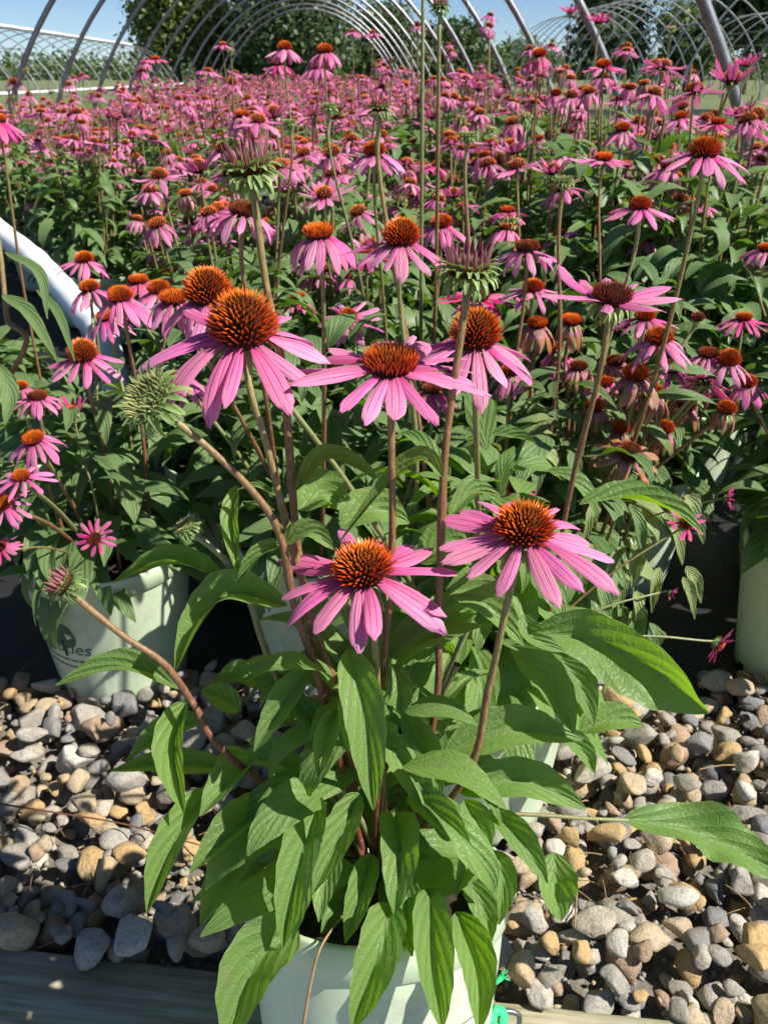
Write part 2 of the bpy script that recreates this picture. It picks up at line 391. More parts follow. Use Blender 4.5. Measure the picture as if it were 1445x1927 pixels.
# ------------------------------------------------------------------ setting: ground, fabric, gravel bed, path, timber
def sheet(name, corners, z, mat, kind='structure', nx=1):
    c = [np.array((*p, z)) for p in corners]
    s = np.linspace(0,1,nx+1)
    Pt = np.array([[ (c[0]*(1-u)+c[1]*u)*(1-v)+(c[3]*(1-u)+c[2]*u)*v for u in s] for v in s])
    o = link(name, Geo().add(grid(Pt)).mesh(name, [mat]))
    tag(o, kind=kind); return o
def C2(x, y): return c2w(x, y)
ground = sheet('ground', [(-900,-300),(900,-300),(900,1500),(-900,1500)], -.10, M_ground)
fab = sheet('ground_fabric', [C2(-3.4,1.0), C2(3.2,1.02), (3.0,26), (-3.6,26)], .012, M_fabric, nx=60)
n_ = len(fab.data.vertices); co = np.zeros(n_*3); fab.data.vertices.foreach_get('co', co); co = co.reshape(-1,3)
co[:,2] += .006*np.sin(co[:,0]*9+co[:,1]*4)*np.sin(co[:,1]*7) - .002
fab.data.vertices.foreach_set('co', co.ravel())
path = sheet('path', [(-6,-6),(6,-6),C2(6,.70),C2(-6,.40)], -.075, M_concrete)
# timber edging: a long squared sleeper along the gravel, set a little askew
def on_plane(px, py, z):
    q = P(px,py,1.0)-EYE; k = (z-CAM_H)/q.z; return np.array(((EYE+q*k).x, (EYE+q*k).y))
TA, TB = on_plane(0,1770,.03), on_plane(1200,1908,.03)
tdir = (TB-TA)/np.linalg.norm(TB-TA); tang = math.atan2(tdir[1], tdir[0]); tn = np.array((-tdir[1], tdir[0]))
tc = TA + tdir*.36 - tn*.041
def timber_mesh():
    prof = []
    w, h, b = .041, .105, .008
    for (cx0, cz0, a0) in ((w-b, -b, 0), (-w+b, -b, 90), (-w+b, -h+b, 180), (w-b, -h+b, 270)):
        for k in range(4):
            a = R(a0 + 30*k); prof.append((cx0+b*math.cos(a), cz0+b*math.sin(a)))
    pr = np.array(prof); xs = np.linspace(-1.6, 1.6, 90)
    Pt = np.zeros((len(xs), len(pr), 3)); Pt[...,0] = xs[:,None]; Pt[...,1] = pr[None,:,0]; Pt[...,2] = pr[None,:,1]
    g = np.sin(xs*5.1)[:,None]*.0015 + rng.normal(0,.0006,(len(xs),len(pr)))
    Pt[...,2] += g; Pt[...,1] += g*.7
    V,Q,T,UV = grid(Pt, close=True)
    n = len(pr); T = []
    for b0 in (0, (len(xs)-1)*n):
        for k in range(1, n-1): T.append((b0, b0+k, b0+k+1) if b0 else (b0, b0+k+1, b0+k))
    return Geo().add((V,Q,np.array(T,np.int32),UV)).mesh('timber', [M_wood])
timber = link('timber_edging', timber_mesh(), None, (tc[0], tc[1], .028), (0,0,tang))
tag(timber, 'weathered grey green squared timber edging the gravel strip', 'timber')

# gravel: individually piled stones
def ico(sub):
    import bmesh
    bm = bmesh.new(); bmesh.ops.create_icosphere(bm, subdivisions=sub, radius=1)
    V = np.array([v.co[:] for v in bm.verts]); T = np.array([[v.index for v in f.verts] for f in bm.faces], np.int32); bm.free()
    return V, T
def stone_tpl(sub, seed):
    r = np.random.default_rng(seed); V, T = ico(sub); V = V.copy()
    k = r.integers(8, 14)
    for _ in range(k):
        n = norm(r.normal(size=3)); d = r.uniform(.42, .78)
        ex = np.maximum(0, V@n - d); V -= ex[:,None]*n*r.uniform(.82, 1)
    ph = r.uniform(0, 6, 9)
    V *= (1 + .035*np.sin(V@np.array([3.1,1.2,.7])+ph[0])+.045*np.sin(V@np.array([-1.1,4.3,2.1])+ph[1])+.03*np.sin(V@np.array([5.,-3.,6.])+ph[2]))[:,None]
    V *= np.array([1.25, r.uniform(.75,1.05), r.uniform(.55,.85)])
    return (V, NQ, T, np.zeros((len(V),2)))
ST_HI = [stone_tpl(3, 100+i) for i in range(18)]
ST_LO = [stone_tpl(2, 100+i) for i in range(18)]
ST_XS = [stone_tpl(1, 100+i) for i in range(18)]
bed = sheet('gravel_bed', [C2(-1.6,.60), C2(2.0,.38), C2(2.0,1.06), C2(-1.6,1.04)], -.004, M_bed)
ME_STONE = [Geo().add(t).mesh('stone', [M_stone]) for t in ST_HI]
def in_strip(x, y):      # heading-frame coordinates
    front = .574 + (x+.395)*(.50-.574)/(.635) + .012
    return front < y < 1.03 - .02*math.sin(x*9)
stones = []
tries = 0
while tries < 26000 and len(stones) < 2800:
    tries += 1
    x = prng.uniform(-.95, 1.15); y = prng.uniform(.42, 1.05)
    if not in_strip(x, y): continue
    if math.hypot(x-.115,y-.79) < .09: continue
    r = min(.0215, max(.006, prng.lognormvariate(math.log(.0120), .38)))
    z = r*.35; ok = True
    for (x2,y2,z2,r2) in stones:
        d = math.hypot(x-x2, y-y2); s = (r+r2)*.86
        if d < s: z = max(z, z2 + math.sqrt(s*s-d*d)*.72)
    if z > .050: continue
    stones.append((x,y,z,r))
sa = np.array(stones)
vis = []
for i,(x,y,z,r) in enumerate(stones):
    dd = np.hypot(sa[:,0]-x, sa[:,1]-y); cov = np.sum((dd < (sa[:,3]+r)*.55) & (sa[:,2] > z+.004))
    p = proj((*C2(x,y), z)); inview = p is not None and -40 < p[0] < 1485 and p[1] < 1960
    vis.append((r/max(.3,p[2]))*(1.0 if inview else .02)*(.35**cov))
order = np.argsort(-np.array(vis))
loose = Geo()
for rank, i in enumerate(order):
    x,y,z,r = stones[i]; wx, wy = C2(x,y)
    e = (prng.uniform(-.5,.5), prng.uniform(-.5,.5), prng.uniform(0,6.28)); k = prng.randrange(18)
    if rank < 300:
        link('stone', ME_STONE[k], bed, (wx,wy,z), e, r*1.16)
    else:
        loose.add(ST_LO[k], 0, rotm(e), (wx,wy,z), r*1.16)
for _ in range(5200):       # grit and small chips filling the gaps
    x = prng.uniform(-.85,1.1); y = prng.uniform(.42,1.04)
    if not in_strip(x,y): continue
    r = prng.uniform(.0025,.0065); wx, wy = C2(x,y)
    loose.add(ST_XS[prng.randrange(18)], 0, rotm((prng.uniform(0,6),prng.uniform(0,6),0)), (wx,wy,prng.uniform(0,.010)), r)
o = link('gravel', loose.mesh('gravel', [M_stone_s]), bed, kind='stuff')
# straw and bark litter between the stones and along the fabric edge
lit = Geo()
for _ in range(170):
    x = prng.uniform(-.8,1.0); y = prng.choice([prng.gauss(1.0,.03), prng.uniform(.6,1.0), prng.gauss(.66,.04)])
    if y > 1.08 or not (in_strip(x,y) or y > 1.0): continue
    wx,wy = C2(x,y); a = prng.uniform(0,6.28); L = prng.uniform(.015,.05); z = .028 if y < 1.02 else .022
    p0 = np.array((wx,wy,z+prng.uniform(0,.02))); p1 = p0+np.array((math.cos(a)*L, math.sin(a)*L, prng.uniform(-.008,.01)))
    lit.add(tube(spline([p0,(p0+p1)/2+np.array((0,0,.003)),p1],4), prng.uniform(.0005,.0012), 4))
o = link('litter', lit.mesh('litter', [M_dry])); tag(o, 'scraps of brown straw lying among the gravel stones', 'litter', kind='stuff')
tw = [P(-30,1498,1.02),P(90,1502,1.0),P(220,1512,.98),P(330,1530,.955),P(400,1545,.94)]
tw = [Vector((p.x,p.y,.062)) for p in tw]
o = link('dry_twig', Geo().add(tube(spline(tw,24), np.linspace(.0013,.0007,24), 5)).mesh('dry_twig',[M_twig]))
tag(o, 'thin reddish brown twig lying across the gravel stones', 'twig')
# ------------------------------------------------------------------ plant pieces
def leaf_surface(curve, hint, W, fold=.35, curl=.0, wave=.08, nu=9, roll=0.0, seed=0, wk=9.0, a=.62, b=.95):
    r = np.random.default_rng(seed); p = np.asarray(curve, float); nv = len(p)
    T = norm(np.gradient(p, axis=0)); h = norm(hint)
    S = norm(np.cross(h, T)); N = norm(np.cross(T, S))
    roll = np.broadcast_to(roll, (nv,))[:,None]
    S, N = S*np.cos(roll)+N*np.sin(roll), N*np.cos(roll)-S*np.sin(roll)
    t = np.linspace(0, 1, nv); sh = (np.clip(t,1e-4,1)**a)*((1-t)**b); sh /= sh.max()
    w = np.maximum(W/2*sh, .0009)
    u = np.linspace(-1,1,nu)
    jag = 1 + .035*np.sin(t[:,None]*37+r.uniform(0,6)+np.sign(u)[None,:]*2)*(np.abs(u)[None,:]>.9)
    off = w[:,None]*u[None,:]*jag
    f1, f2 = r.uniform(0,6,2)
    wv = wave*w[:,None]*np.where(u[None,:]<0, np.sin(t[:,None]*wk+f1), np.sin(t[:,None]*wk*.9+f2))*np.abs(u)[None,:]**1.5
    lift = np.abs(off)*math.sin(fold) - curl*w[:,None]*u[None,:]**2 + wv
    lift += .013*W*np.sin((t[:,None]*4.6 - np.abs(u)[None,:]**.8*2.5)*2*math.pi)*np.abs(u)[None,:]*(1-np.abs(u)[None,:])*sh[:,None]
    Pt = p[:,None] + S[:,None]*(off*math.cos(fold))[...,None] + N[:,None]*lift[...,None]
    uu, vv = np.meshgrid(np.linspace(0,1,nu), t)
    return grid(Pt, np.stack([uu,vv],-1))
def arc_curve(L, e0, e1, n, side=0.0):
    """Leaf midrib from the origin along +X: elevation goes from e0 to e1 (degrees)."""
    t = np.linspace(0,1,n); e = np.radians(e0+(e1-e0)*t**1.15); s = np.radians(side)*t
    d = np.stack([np.cos(e)*np.cos(s), np.cos(e)*np.sin(s), np.sin(e)], -1)*(L/(n-1))
    return np.concatenate([[[0,0,0]], np.cumsum(d[1:],0)])
LEAFSPEC = []
for i in range(16):
    e0 = prng.uniform(15,60); LEAFSPEC.append((prng.uniform(.095,.15), e0, e0-prng.uniform(55,125), prng.uniform(-35,35), prng.uniform(.030,.050), prng.uniform(.15,.7), prng.uniform(0,.25), prng.uniform(.05,.22)))
def spec_leaf(i, nu, nv):
    L,e0,e1,s,W,f,c,wv = LEAFSPEC[i]
    return leaf_surface(arc_curve(L,e0,e1,nv,s), (0,0,1) if e1 > -75 else (.5,0,.86), W, f, c, wv, nu, 0, i)
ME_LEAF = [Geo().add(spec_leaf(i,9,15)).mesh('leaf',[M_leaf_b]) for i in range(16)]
ME_LEAF_G = [Geo().add(spec_leaf(i,9,15)).mesh('leaf',[M_leaf]) for i in range(16)]
ME_LEAF_Y = [Geo().add(spec_leaf(i,9,15)).mesh('leaf',[M_leaf_y]) for i in range(0,16,4)]
TP_LEAF_M = [spec_leaf(i,3,6) for i in range(16)]
TP_LEAF_F = [spec_leaf(i,2,4) for i in range(16)]

def petal_tpl(L=.037, W=.0125, curv=30, nu=7, nv=10, cup=.15, notch=.045, twist=0, seed=0, side=0.0):
    r = np.random.default_rng(seed)
    t = np.linspace(0,1,nv); th = np.radians(curv)*t**1.25
    ds = L/(nv-1)
    x = np.concatenate([[0], np.cumsum(np.cos(th[1:])*ds)]); z = -np.concatenate([[0], np.cumsum(np.sin(th[1:])*ds)])
    u = np.linspace(-1,1,nu)
    pw = .34+.66*np.sin(np.pi/2*np.clip(t/.58,0,1)); tip = np.where(t>.72, np.sqrt(np.clip(1-((t-.72)/.285)**2.2,0,1)), 1)
    w = W/2*np.maximum(pw*tip, .16)
    Y = w[:,None]*u[None,:] + (np.radians(side)*L*t**2)[:,None]
    n = np.stack([np.sin(th), 0*th, np.cos(th)],-1)
    ph = r.uniform(0,6)
    lift = W*(.055*np.cos(3*np.pi*u)[None,:]*(1-t[:,None]*.6) - cup*(u**2)[None,:]*.6*np.sin(np.pi*np.clip(t*1.1,0,1))[:,None]) + W*.09*np.sin(5*t+ph)[:,None]*u[None,:]
    nt_ = (notch*L*(-np.abs(np.cos(1.5*np.pi*u))+.4*(1-u**2))[None,:]*(t**7)[:,None])
    tang = np.stack([np.cos(th), 0*th, -np.sin(th)],-1)
    Pt = np.zeros((nv,nu,3)); Pt[...,0] = x[:,None]; Pt[...,1] = Y; Pt[...,2] = z[:,None]
    Pt += n[:,None]*lift[...,None] - tang[:,None]*nt_[...,None]
    if twist:
        a = np.radians(twist)*t; c, s = np.cos(a)[:,None], np.sin(a)[:,None]
        dy = Pt[...,1].copy(); dn = lift
        Pt[...,1] = dy*c; Pt += n[:,None]*(dy*s)[...,None]
    return grid(Pt)
CURVS = (-18, 5, 24, 44, 68)
def petal_set(nu, nv):
    d = {}
    for k, cv in enumerate(CURVS):
        d[k] = []
        for s in range(5):
            r = random.Random(k*10+s)
            d[k].append(petal_tpl(.0465*r.uniform(.8,1.1), .0099*r.uniform(.75,1.25), cv+r.uniform(-10,10), nu, nv, r.uniform(.05,.35), r.uniform(.02,.07), r.uniform(-14,14), k*10+s, r.uniform(-9,9)))
    return d
TPH = petal_set(7,10); TPM = petal_set(3,5); TPF = petal_set(2,3)
ME_PETAL = {m.name: {k: [Geo().add(t).mesh('petal',[m]) for t in TPH[k]] for k in TPH} for m in (M_petal, M_petal_d, M_petal_w)}
def young_ray(seed):      # a short petal still rolled into a trough
    r = random.Random(seed); L = .017*r.uniform(.8,1.2)
    t = np.linspace(0,1,7); u = np.linspace(-1,1,5)
    w = .0015*np.where(t>.6, 1-(t-.6)/.46, 1)
    Pt = np.zeros((7,5,3)); Pt[...,0] = (L*t)[:,None]; Pt[...,1] = w[:,None]*np.sin(u*1.5)[None,:]; Pt[...,2] = w[:,None]*(1-np.cos(u*1.5))[None,:]*1.2 + (.002*t**2)[:,None]
    return grid(Pt)
ME_RAY = [Geo().add(young_ray(i)).mesh('petal',[M_ray]) for i in range(4)]

def dome(Rc, H, ns=20, nr=8, under=.25):
    a = np.linspace(-.55, math.pi/2-.02, nr)
    pr = [(Rc*.22, -Rc*under*1.6)] + [(Rc*math.cos(x)*(1 if x > 0 else .98), (H if x > 0 else Rc*.55)*math.sin(x)) for x in a] + [(.0002, H)]
    return lathe(pr, ns)
GA = math.pi*(3-math.sqrt(5))
def spines(Rc, H, n, Ls, wid, sides=4, updir=.35, seed=0, tmax=1.0, shortTop=.55, curl=0):
    r = np.random.default_rng(seed); g = Geo()
    for i in range(n):
        f = (i+.5)/n; th = math.acos(1-f*tmax) ; ph = i*GA
        st, ct = math.sin(th), math.cos(th)
        p = np.array([Rc*st*math.cos(ph), Rc*st*math.sin(ph), H*ct])
        nn = norm([st*math.cos(ph)/Rc, st*math.sin(ph)/Rc, ct/H])
        d = norm(nn*(1-updir) + np.array([0,0,1.])*updir + r.normal(0,.085,3))
        L = Ls*(shortTop+(1-shortTop)*min(1,f*2.2))*r.uniform(.74,1.18); w = wid*(.65+.35*min(1,f*2))
        s1 = norm(np.cross(d, [.3,.9,.2])); s2 = np.cross(d, s1)
        V = []; UV = []
        for lev, (q, ww) in enumerate(((0,1.0),(.45,.85))):
            for k in range(sides):
                a = 2*math.pi*k/sides
                V.append(p + d*L*q + (s1*math.cos(a)+s2*math.sin(a))*w*ww); UV.append((f, q))
        V.append(p + d*L); UV.append((f, 1.0))
        Q = [(k,(k+1)%sides,sides+(k+1)%sides,sides+k) for k in range(sides)]
        T = [(sides+k, sides+(k+1)%sides, 2*sides) for k in range(sides)]
        g.add((np.array(V), np.array(Q,np.int32), np.array(T,np.int32), np.array(UV)))
    return g
def bract_tpl(L, W, e0, e1, nu=3, nv=5):
    return leaf_surface(arc_curve(L,e0,e1,nv), (0,0,1) if e1 > -80 else (.4,0,.9), W, .45, 0, 0, nu, 0, 1, a=.35, b=.8)
def bracts(rings, seed, nu=3, nv=5):
    r = np.random.default_rng(seed); g = Geo()
    for (n, rad, z, L, W, e0, e1) in rings:
        for i in range(n):
            a = 2*math.pi*(i+r.uniform(-.3,.3))/n
            t = bract_tpl(L*r.uniform(.8,1.2), W, e0+r.uniform(-12,12), e1+r.uniform(-20,20), nu, nv)
            M = rotm((0,0,a)); g.add(t, 0, M, (rad*math.cos(a), rad*math.sin(a), z))
    return g
CONES = {}       # kind -> list of (core mesh, spines mesh)
def cone_set(kind, Rc, H, n, Ls, wid, smat, core=None, **kw):
    CONES[kind] = [(Geo().add(dome(Rc,H)).mesh('cone_core',[core or M_core]), spines(Rc,H,n,Ls,wid,seed=s,**kw).mesh('spines',[smat],smooth=False), Rc) for s in range(3)]
cone_set('tall', .0140, .0212, 290, .0080, .00078, M_spine)
cone_set('round', .0130, .0148, 250, .0076, .00078, M_spine)
cone_set('flat', .0135, .0096, 235, .0074, .00076, M_spine, updir=.6)
cone_set('dark', .0140, .0110, 240, .0066, .0006, M_spine_dk, updir=.55)
cone_set('seed', .0150, .0170, 230, .0062, .0007, M_spine_dk)
cone_set('budpink', .0130, .0045, 170, .0062, .00055, M_spine_y, updir=.85, shortTop=.8)
cone_set('budgreen', .0130, .0040, 150, .0070, .00075, M_spine_g, core=M_bract, updir=.45, shortTop=.3)
ME_BRACT = [bracts([(13,.010,-.004,.014,.0042,-5,-60),(12,.008,-.007,.012,.004,-30,-75),(9,.005,-.009,.009,.0034,-50,-85)], s).mesh('bracts',[M_bract]) for s in range(3)]
ME_BRACT_BUD = [bracts([(17,.0125,.0025,.0090,.0036,60,10),(19,.0125,.0005,.0110,.0044,35,-30),(19,.0115,-.003,.0125,.0046,8,-65),(15,.0085,-.007,.0125,.0046,-20,-90)], s).mesh('bracts',[M_bract]) for s in range(3)]

def flower_near(plant, loc, axis, size=1.0, kind='open', cone='round', curv=2, base=10, n=14, mat=M_petal, spin=None, rnd=None, droopdir=None):
    """A flower head as a part of its plant: cone with spines, each petal, bracts. loc relative to the plant."""
    r = rnd or prng
    core, sp, Rc = CONES[cone][r.randrange(3)]
    q = axis_quat(axis, r.uniform(0,6.28) if spin is None else spin)
    name = 'bud' if kind in ('bud','budgreen') else 'flower'
    f = link(name, core, plant, loc, q.to_euler(), size)
    link('spines', sp, f, kind='stuff')
    link('bracts', (ME_BRACT_BUD if name == 'bud' else ME_BRACT)[r.randrange(3)], f, kind='stuff')
    if kind == 'bud':
        for i in range(19):
            a = 2*math.pi*(i+r.uniform(-.25,.25))/19
            link('petal', ME_RAY[r.randrange(4)], f, (.0118*math.cos(a), .0118*math.sin(a), .001), (0, -R(r.uniform(62,84)), a), r.uniform(.85,1.15))
    elif kind == 'open':
        ms = ME_PETAL[mat.name]
        for i in range(n):
            a = 2*math.pi*(i+r.uniform(-.2,.2))/n
            k = min(4, max(0, curv+r.choice((-1,0,0,0,1))))
            e = base+r.uniform(-9,9)
            link('petal', ms[k][r.randrange(5)], f, (Rc*.80*math.cos(a), Rc*.80*math.sin(a), r.uniform(-.0025,0)), (R(r.uniform(-14,14)), R(e), a), (r.uniform(.86,1.08), r.uniform(.85,1.12), 1))
    return f
def stem_obj(plant, pts, r0=.0040, r1=.0034, mat=M_stem, name='stem', ns=8, n=26):
    """pts in the plant's frame, root first."""
    c = spline(pts, n); rad = np.linspace(r0, r1, n)*(1+.05*np.sin(np.linspace(0,17,n)))*(1+.28*np.exp(-((np.linspace(0,1,n)-prng.uniform(.25,.5))/.02)**2))*(1+.35*np.exp(-((np.linspace(0,1,n)-1)/.03)**2))
    return link(name, Geo().add(tube(c, rad, ns)).mesh('stem',[mat]), plant)

# one-mesh flower heads for plants further off
def head_mesh(kind, hi, seed, curv=2, base=10, mats=(M_petal, M_spine, M_bract, M_core)):
    r = random.Random(seed); g = Geo(); TP = TPM if hi else TPF
    Rc, H = (.0140, r.choice((.010,.015,.019)))
    if kind == 'bud': H = .006; Rc = .0125
    g.add(dome(Rc, H, 10 if hi else 6, 5 if hi else 3), 3 if kind != 'bud' else 2)
    n = (70 if hi else 22)
    g.add(spines(Rc, H, n, .0078, .0012 if hi else .0026, 3, seed=seed).tpl(), 1)
    g.add(bracts([(9,.010,-.003,.014,.005,0,-50)] if kind != 'bud' else [(10,.012,0,.014,.005,25,-40),(9,.009,-.005,.015,.005,-5,-80)], seed, 2, 3).tpl(), 2)
    if kind == 'cup': base, curv = -38, 1
    if kind == 'bud':
        for i in range(14):
            a = 6.283*i/14; g.add(TPF[1][i%5], 0, rotm((0,-R(70),a))*np.array([.42,.3,1])[None,:], (.0115*math.cos(a), .0115*math.sin(a), .001))
    elif kind != 'seed':
        m = r.choice((12,13,14))
        for i in range(m):
            a = 6.283*(i+r.uniform(-.22,.22))/m; k = min(4,max(0,curv+r.choice((-1,0,0,1))))
            g.add(TP[k][r.randrange(5)], 0, rotm((R(r.uniform(-15,15)), R(base+r.uniform(-10,10)), a)), (Rc*.8*math.cos(a), Rc*.8*math.sin(a), -.001), r.uniform(.9,1.05))
    return g
HEADKINDS = [('open',1,2),('open',2,8),('open',2,16),('open',3,14),('open',3,28),('open',4,30),('cup',1,-30),('bud',1,0),('open',1,-4),('wither',4,45),('deep',2,10),('seed',0,0)]
def head_mats(kind):
    p = {'wither': M_petal_w, 'deep': M_petal_d, 'bud': M_ray}.get(kind, M_petal)
    return [p, {'bud': M_spine_g, 'seed': M_spine_dk}.get(kind, M_spine), M_bract, M_core]
ME_HEAD = [head_mesh(k if k in ('bud','cup','seed') else 'open', True, 50+i, cv, b).mesh('flower', head_mats(k)) for i,(k,cv,b) in enumerate(HEADKINDS)]
GF_HEAD = [head_mesh(k if k in ('bud','cup','seed') else 'open', False, 50+i, cv, b) for i,(k,cv,b) in enumerate(HEADKINDS)]
HEADW = [4,6,6,6,6,4,3.5,5,3,2.2,3.5,1.2]

# pots
def pot_mesh(Rt, Rb, H, notch=True):
    pr = [(Rb*.0+.002,.010),(Rb*.93,.010),(Rb*.97,.004),(Rb,.0),(Rb*1.0,.012),(Rb+(Rt-Rb)*.45,H*.45),(Rt*.985,H-.030),(Rt*.987,H-.028),(Rt*1.018,H-.026),(Rt*1.02,H-.003),(Rt*1.012,H),(Rt*.988,H),(Rt*.98,H-.004),(Rt*.965,H-.03),(Rb+(Rt-Rb)*.6,H*.62)]
    ns = 64; V,Q,T,UV = lathe(pr, ns)
    if notch:
        V = V.copy()
        for row in (2,3,4):
            for k in range(ns):
                if (k % 8) in (0,1): V[row*ns+k,2] = max(V[row*ns+k,2], .016)
    return (V,Q,T,UV)
def soil_mesh(r, seed):
    rr = np.random.default_rng(seed); th = np.linspace(0,2*math.pi,28,endpoint=False); rad = np.linspace(.001, r, 7)
    Pt = np.stack([rad[:,None]*np.cos(th), rad[:,None]*np.sin(th), rr.normal(0,.003,(7,28))],-1)
    return grid(Pt, close=True)
POT_S = (.104,.083,.228); POT_L = (.117,.093,.235)
ME_POT_S = Geo().add(pot_mesh(*POT_S)).mesh('pot',[M_pot]); ME_POT_L = Geo().add(pot_mesh(*POT_L)).mesh('pot',[M_pot])
ME_SOIL_S = Geo().add(soil_mesh(.097,1)).mesh('soil',[M_soil]); ME_SOIL_L = Geo().add(soil_mesh(.109,2)).mesh('soil',[M_soil])
def wrap_on_pot(V, dims, ang0, z0):
    """Bend a flat print (x along the wall, y up) round a pot wall."""
    Rt,Rb,H = dims; z = z0 + V[:,1]; rr = Rb + (Rt*.985-Rb)*np.clip((z-.012)/(H-.04),0,1) + .0006
    a = ang0 + V[:,0]/rr.mean()
    return np.stack([rr*np.cos(a), rr*np.sin(a), z],-1)
def text_tpl(body, size):
    cu = bpy.data.curves.new('lettering','FONT'); cu.body = body; cu.size = size; cu.align_x = 'CENTER'; cu.shear = .25
    o = bpy.data.objects.new('lettering', cu); col.objects.link(o)
    dg = bpy.context.evaluated_depsgraph_get(); me = o.evaluated_get(dg).to_mesh()
    me.calc_loop_triangles()
    V = np.array([v.co[:] for v in me.vertices]); T = np.array([t.vertices[:] for t in me.loop_triangles], np.int32)
    o.evaluated_get(dg).to_mesh_clear(); bpy.data.objects.remove(o); bpy.data.curves.remove(cu)
    return (V, NQ, T, np.zeros((len(V),2)))
def flat_poly(pts):
    p = np.array([(x,y,0) for x,y in pts], float); c = p.mean(0)
    V = np.concatenate([p,[c]]); n = len(p)
    return (V, NQ, np.array([(i,(i+1)%n,n) for i in range(n)],np.int32), np.zeros((n+1,2)))
def print_label(pot, dims, ang0, z0):
    g = Geo(); rr = random.Random(3)
    for (cx0,cy0,s) in ((-.030,.040,1.25),(.010,.030,.9)):       # two spreading trees over the lettering
        tr = []
        for k in range(26):
            a = 6.283*k/26; q = s*(.020+.006*rr.random())*(1+.35*max(0,-math.sin(a)))
            tr.append((cx0+q*math.cos(a)*1.0, cy0+q*math.sin(a)*.9))
        g.add(flat_poly(tr)); g.add(box(cx0-.0022,cx0+.0022,cy0-.045*s,cy0-.01,0,.00005))
    t = text_tpl('Beauties', .030); g.add((t[0]+np.array([.0,-.004,.0]), *t[1:]))
    me_main = g
    V,Q,T,UV = me_main.tpl()
    # refine: keep print close to the wall by bending each vertex
    link('printed_logo', Geo().add((wrap_on_pot(V,dims,ang0,z0),Q,T,UV)).mesh('printed_logo',[M_print],smooth=False), pot)
    g2 = Geo()
    for i,w in enumerate((.085,.065)):
        x = -.042
        while x < -.042+w:
            L = rr.uniform(.004,.011); g2.add(box(x,x+L,-.019-i*.012,-.0155-i*.012,0,.00005)); x += L+.0025
    V,Q,T,UV = g2.tpl()
    link('printed_line', Geo().add((wrap_on_pot(V,dims,ang0,z0),Q,T,UV)).mesh('printed_line',[M_print_lt],smooth=False), pot)
def add_pot(plant, large, z=0.0, rz=0.0):
    me, so, d = (ME_POT_L, ME_SOIL_L, POT_L) if large else (ME_POT_S, ME_SOIL_S, POT_S)
    p = link('pot', me, plant, (0,0,z), (0,0,rz)); link('soil', so, p, (0,0,d[2]-.035)); return p

def traced_leaf(plant, pts, Wpx, fold=.4, curl=0, wave=.1, hint=(0,-.5,.85), mat=M_leaf, roll=0.0, seed=0, petiole=None, nu=11, nv=22, wk=9, a=.62, b=.9):
    """Leaf of the plant whose midrib runs through the given points of the place."""
    q = [Vector(p)-plant.location for p in pts]
    d = np.mean([proj(p)[2] for p in pts]); W = Wpx*d/FPX/max(.45, math.cos(fold))*.84
    c = spline(q, nv)
    o = link('leaf', Geo().add(leaf_surface(c, hint, W, fold, curl, wave, nu, roll, seed, wk, a, b)).mesh('leaf',[mat]), plant)
    if petiole is not None:
        pp = [Vector(p)-plant.location for p in petiole] + [q[0]+ (q[1]-q[0])*.06]
        link('petiole', Geo().add(tube(spline(pp,12), np.linspace(.0019,.0013,12), 6)).mesh('petiole',[M_stem_g]), o)
    return o
# ------------------------------------------------------------------ the potted coneflower in front
POT_TILT = R(21)
rimA = np.array((*C2(-.006,.478), .272))
tiltM = Matrix.Rotation(-YAW,3,'Z') @ Matrix.Rotation(-POT_TILT,3,'X')
baseA = Vector(rimA) - tiltM @ Vector((0,0,POT_S[2]))
plantA = empty('potted_coneflower', baseA)
tag(plantA, 'pale green pot of pink coneflowers standing on the timber edging with wide drooping leaves', 'potted plant')
potA = add_pot(plantA, False); potA.rotation_euler = (Matrix.Rotation(-YAW,3,'Z') @ Matrix.Rotation(-POT_TILT,3,'X') @ Matrix.Rotation(R(140),3,'Z')).to_euler()
# faint printed frame and mark on the pot wall
gfr = Geo(); w_, h_ = .036, .05
for (x0,x1,y0,y1) in ((-w_,w_,h_,h_+.0009),(-w_,w_,-.0009,0),(-w_,-w_+.0009,0,h_),(w_-.0009,w_,0,h_)):
    n = 12
    for k in range(n): gfr.add(box(x0+(x1-x0)*k/n, x0+(x1-x0)*(k+1)/n, y0, y1, 0, .00004))
V,Q,T,UV = gfr.tpl(); link('printed_frame', Geo().add((wrap_on_pot(V,POT_S,R(-58)-R(140),.10),Q,T,UV)).mesh('printed_frame',[M_print_lt],smooth=False), potA)
gl = Geo(); gl.add(flat_poly([(-.004,0),(.004,.002),(.008,.011),(.003,.022),(-.003,.016),(-.006,.008)]))
V,Q,T,UV = gl.tpl(); link('printed_leaf', Geo().add((wrap_on_pot(V,POT_S,R(-58)-R(140),.115),Q,T,UV)).mesh('printed_leaf',[M_print],smooth=False), potA)
gl = Geo()
for k in range(7): gl.add(flat_poly([(.0,-.004+.0*k),(.006,.0),(.009,.02),(.004,.05),(-.004,.062),(-.003,.03)]))
V,Q,T,UV = gl.tpl(); link('printed_leaf', Geo().add((wrap_on_pot(V,POT_S,R(-14)-R(140),.10),Q,T,UV)).mesh('printed_leaf',[M_print],smooth=False), potA)

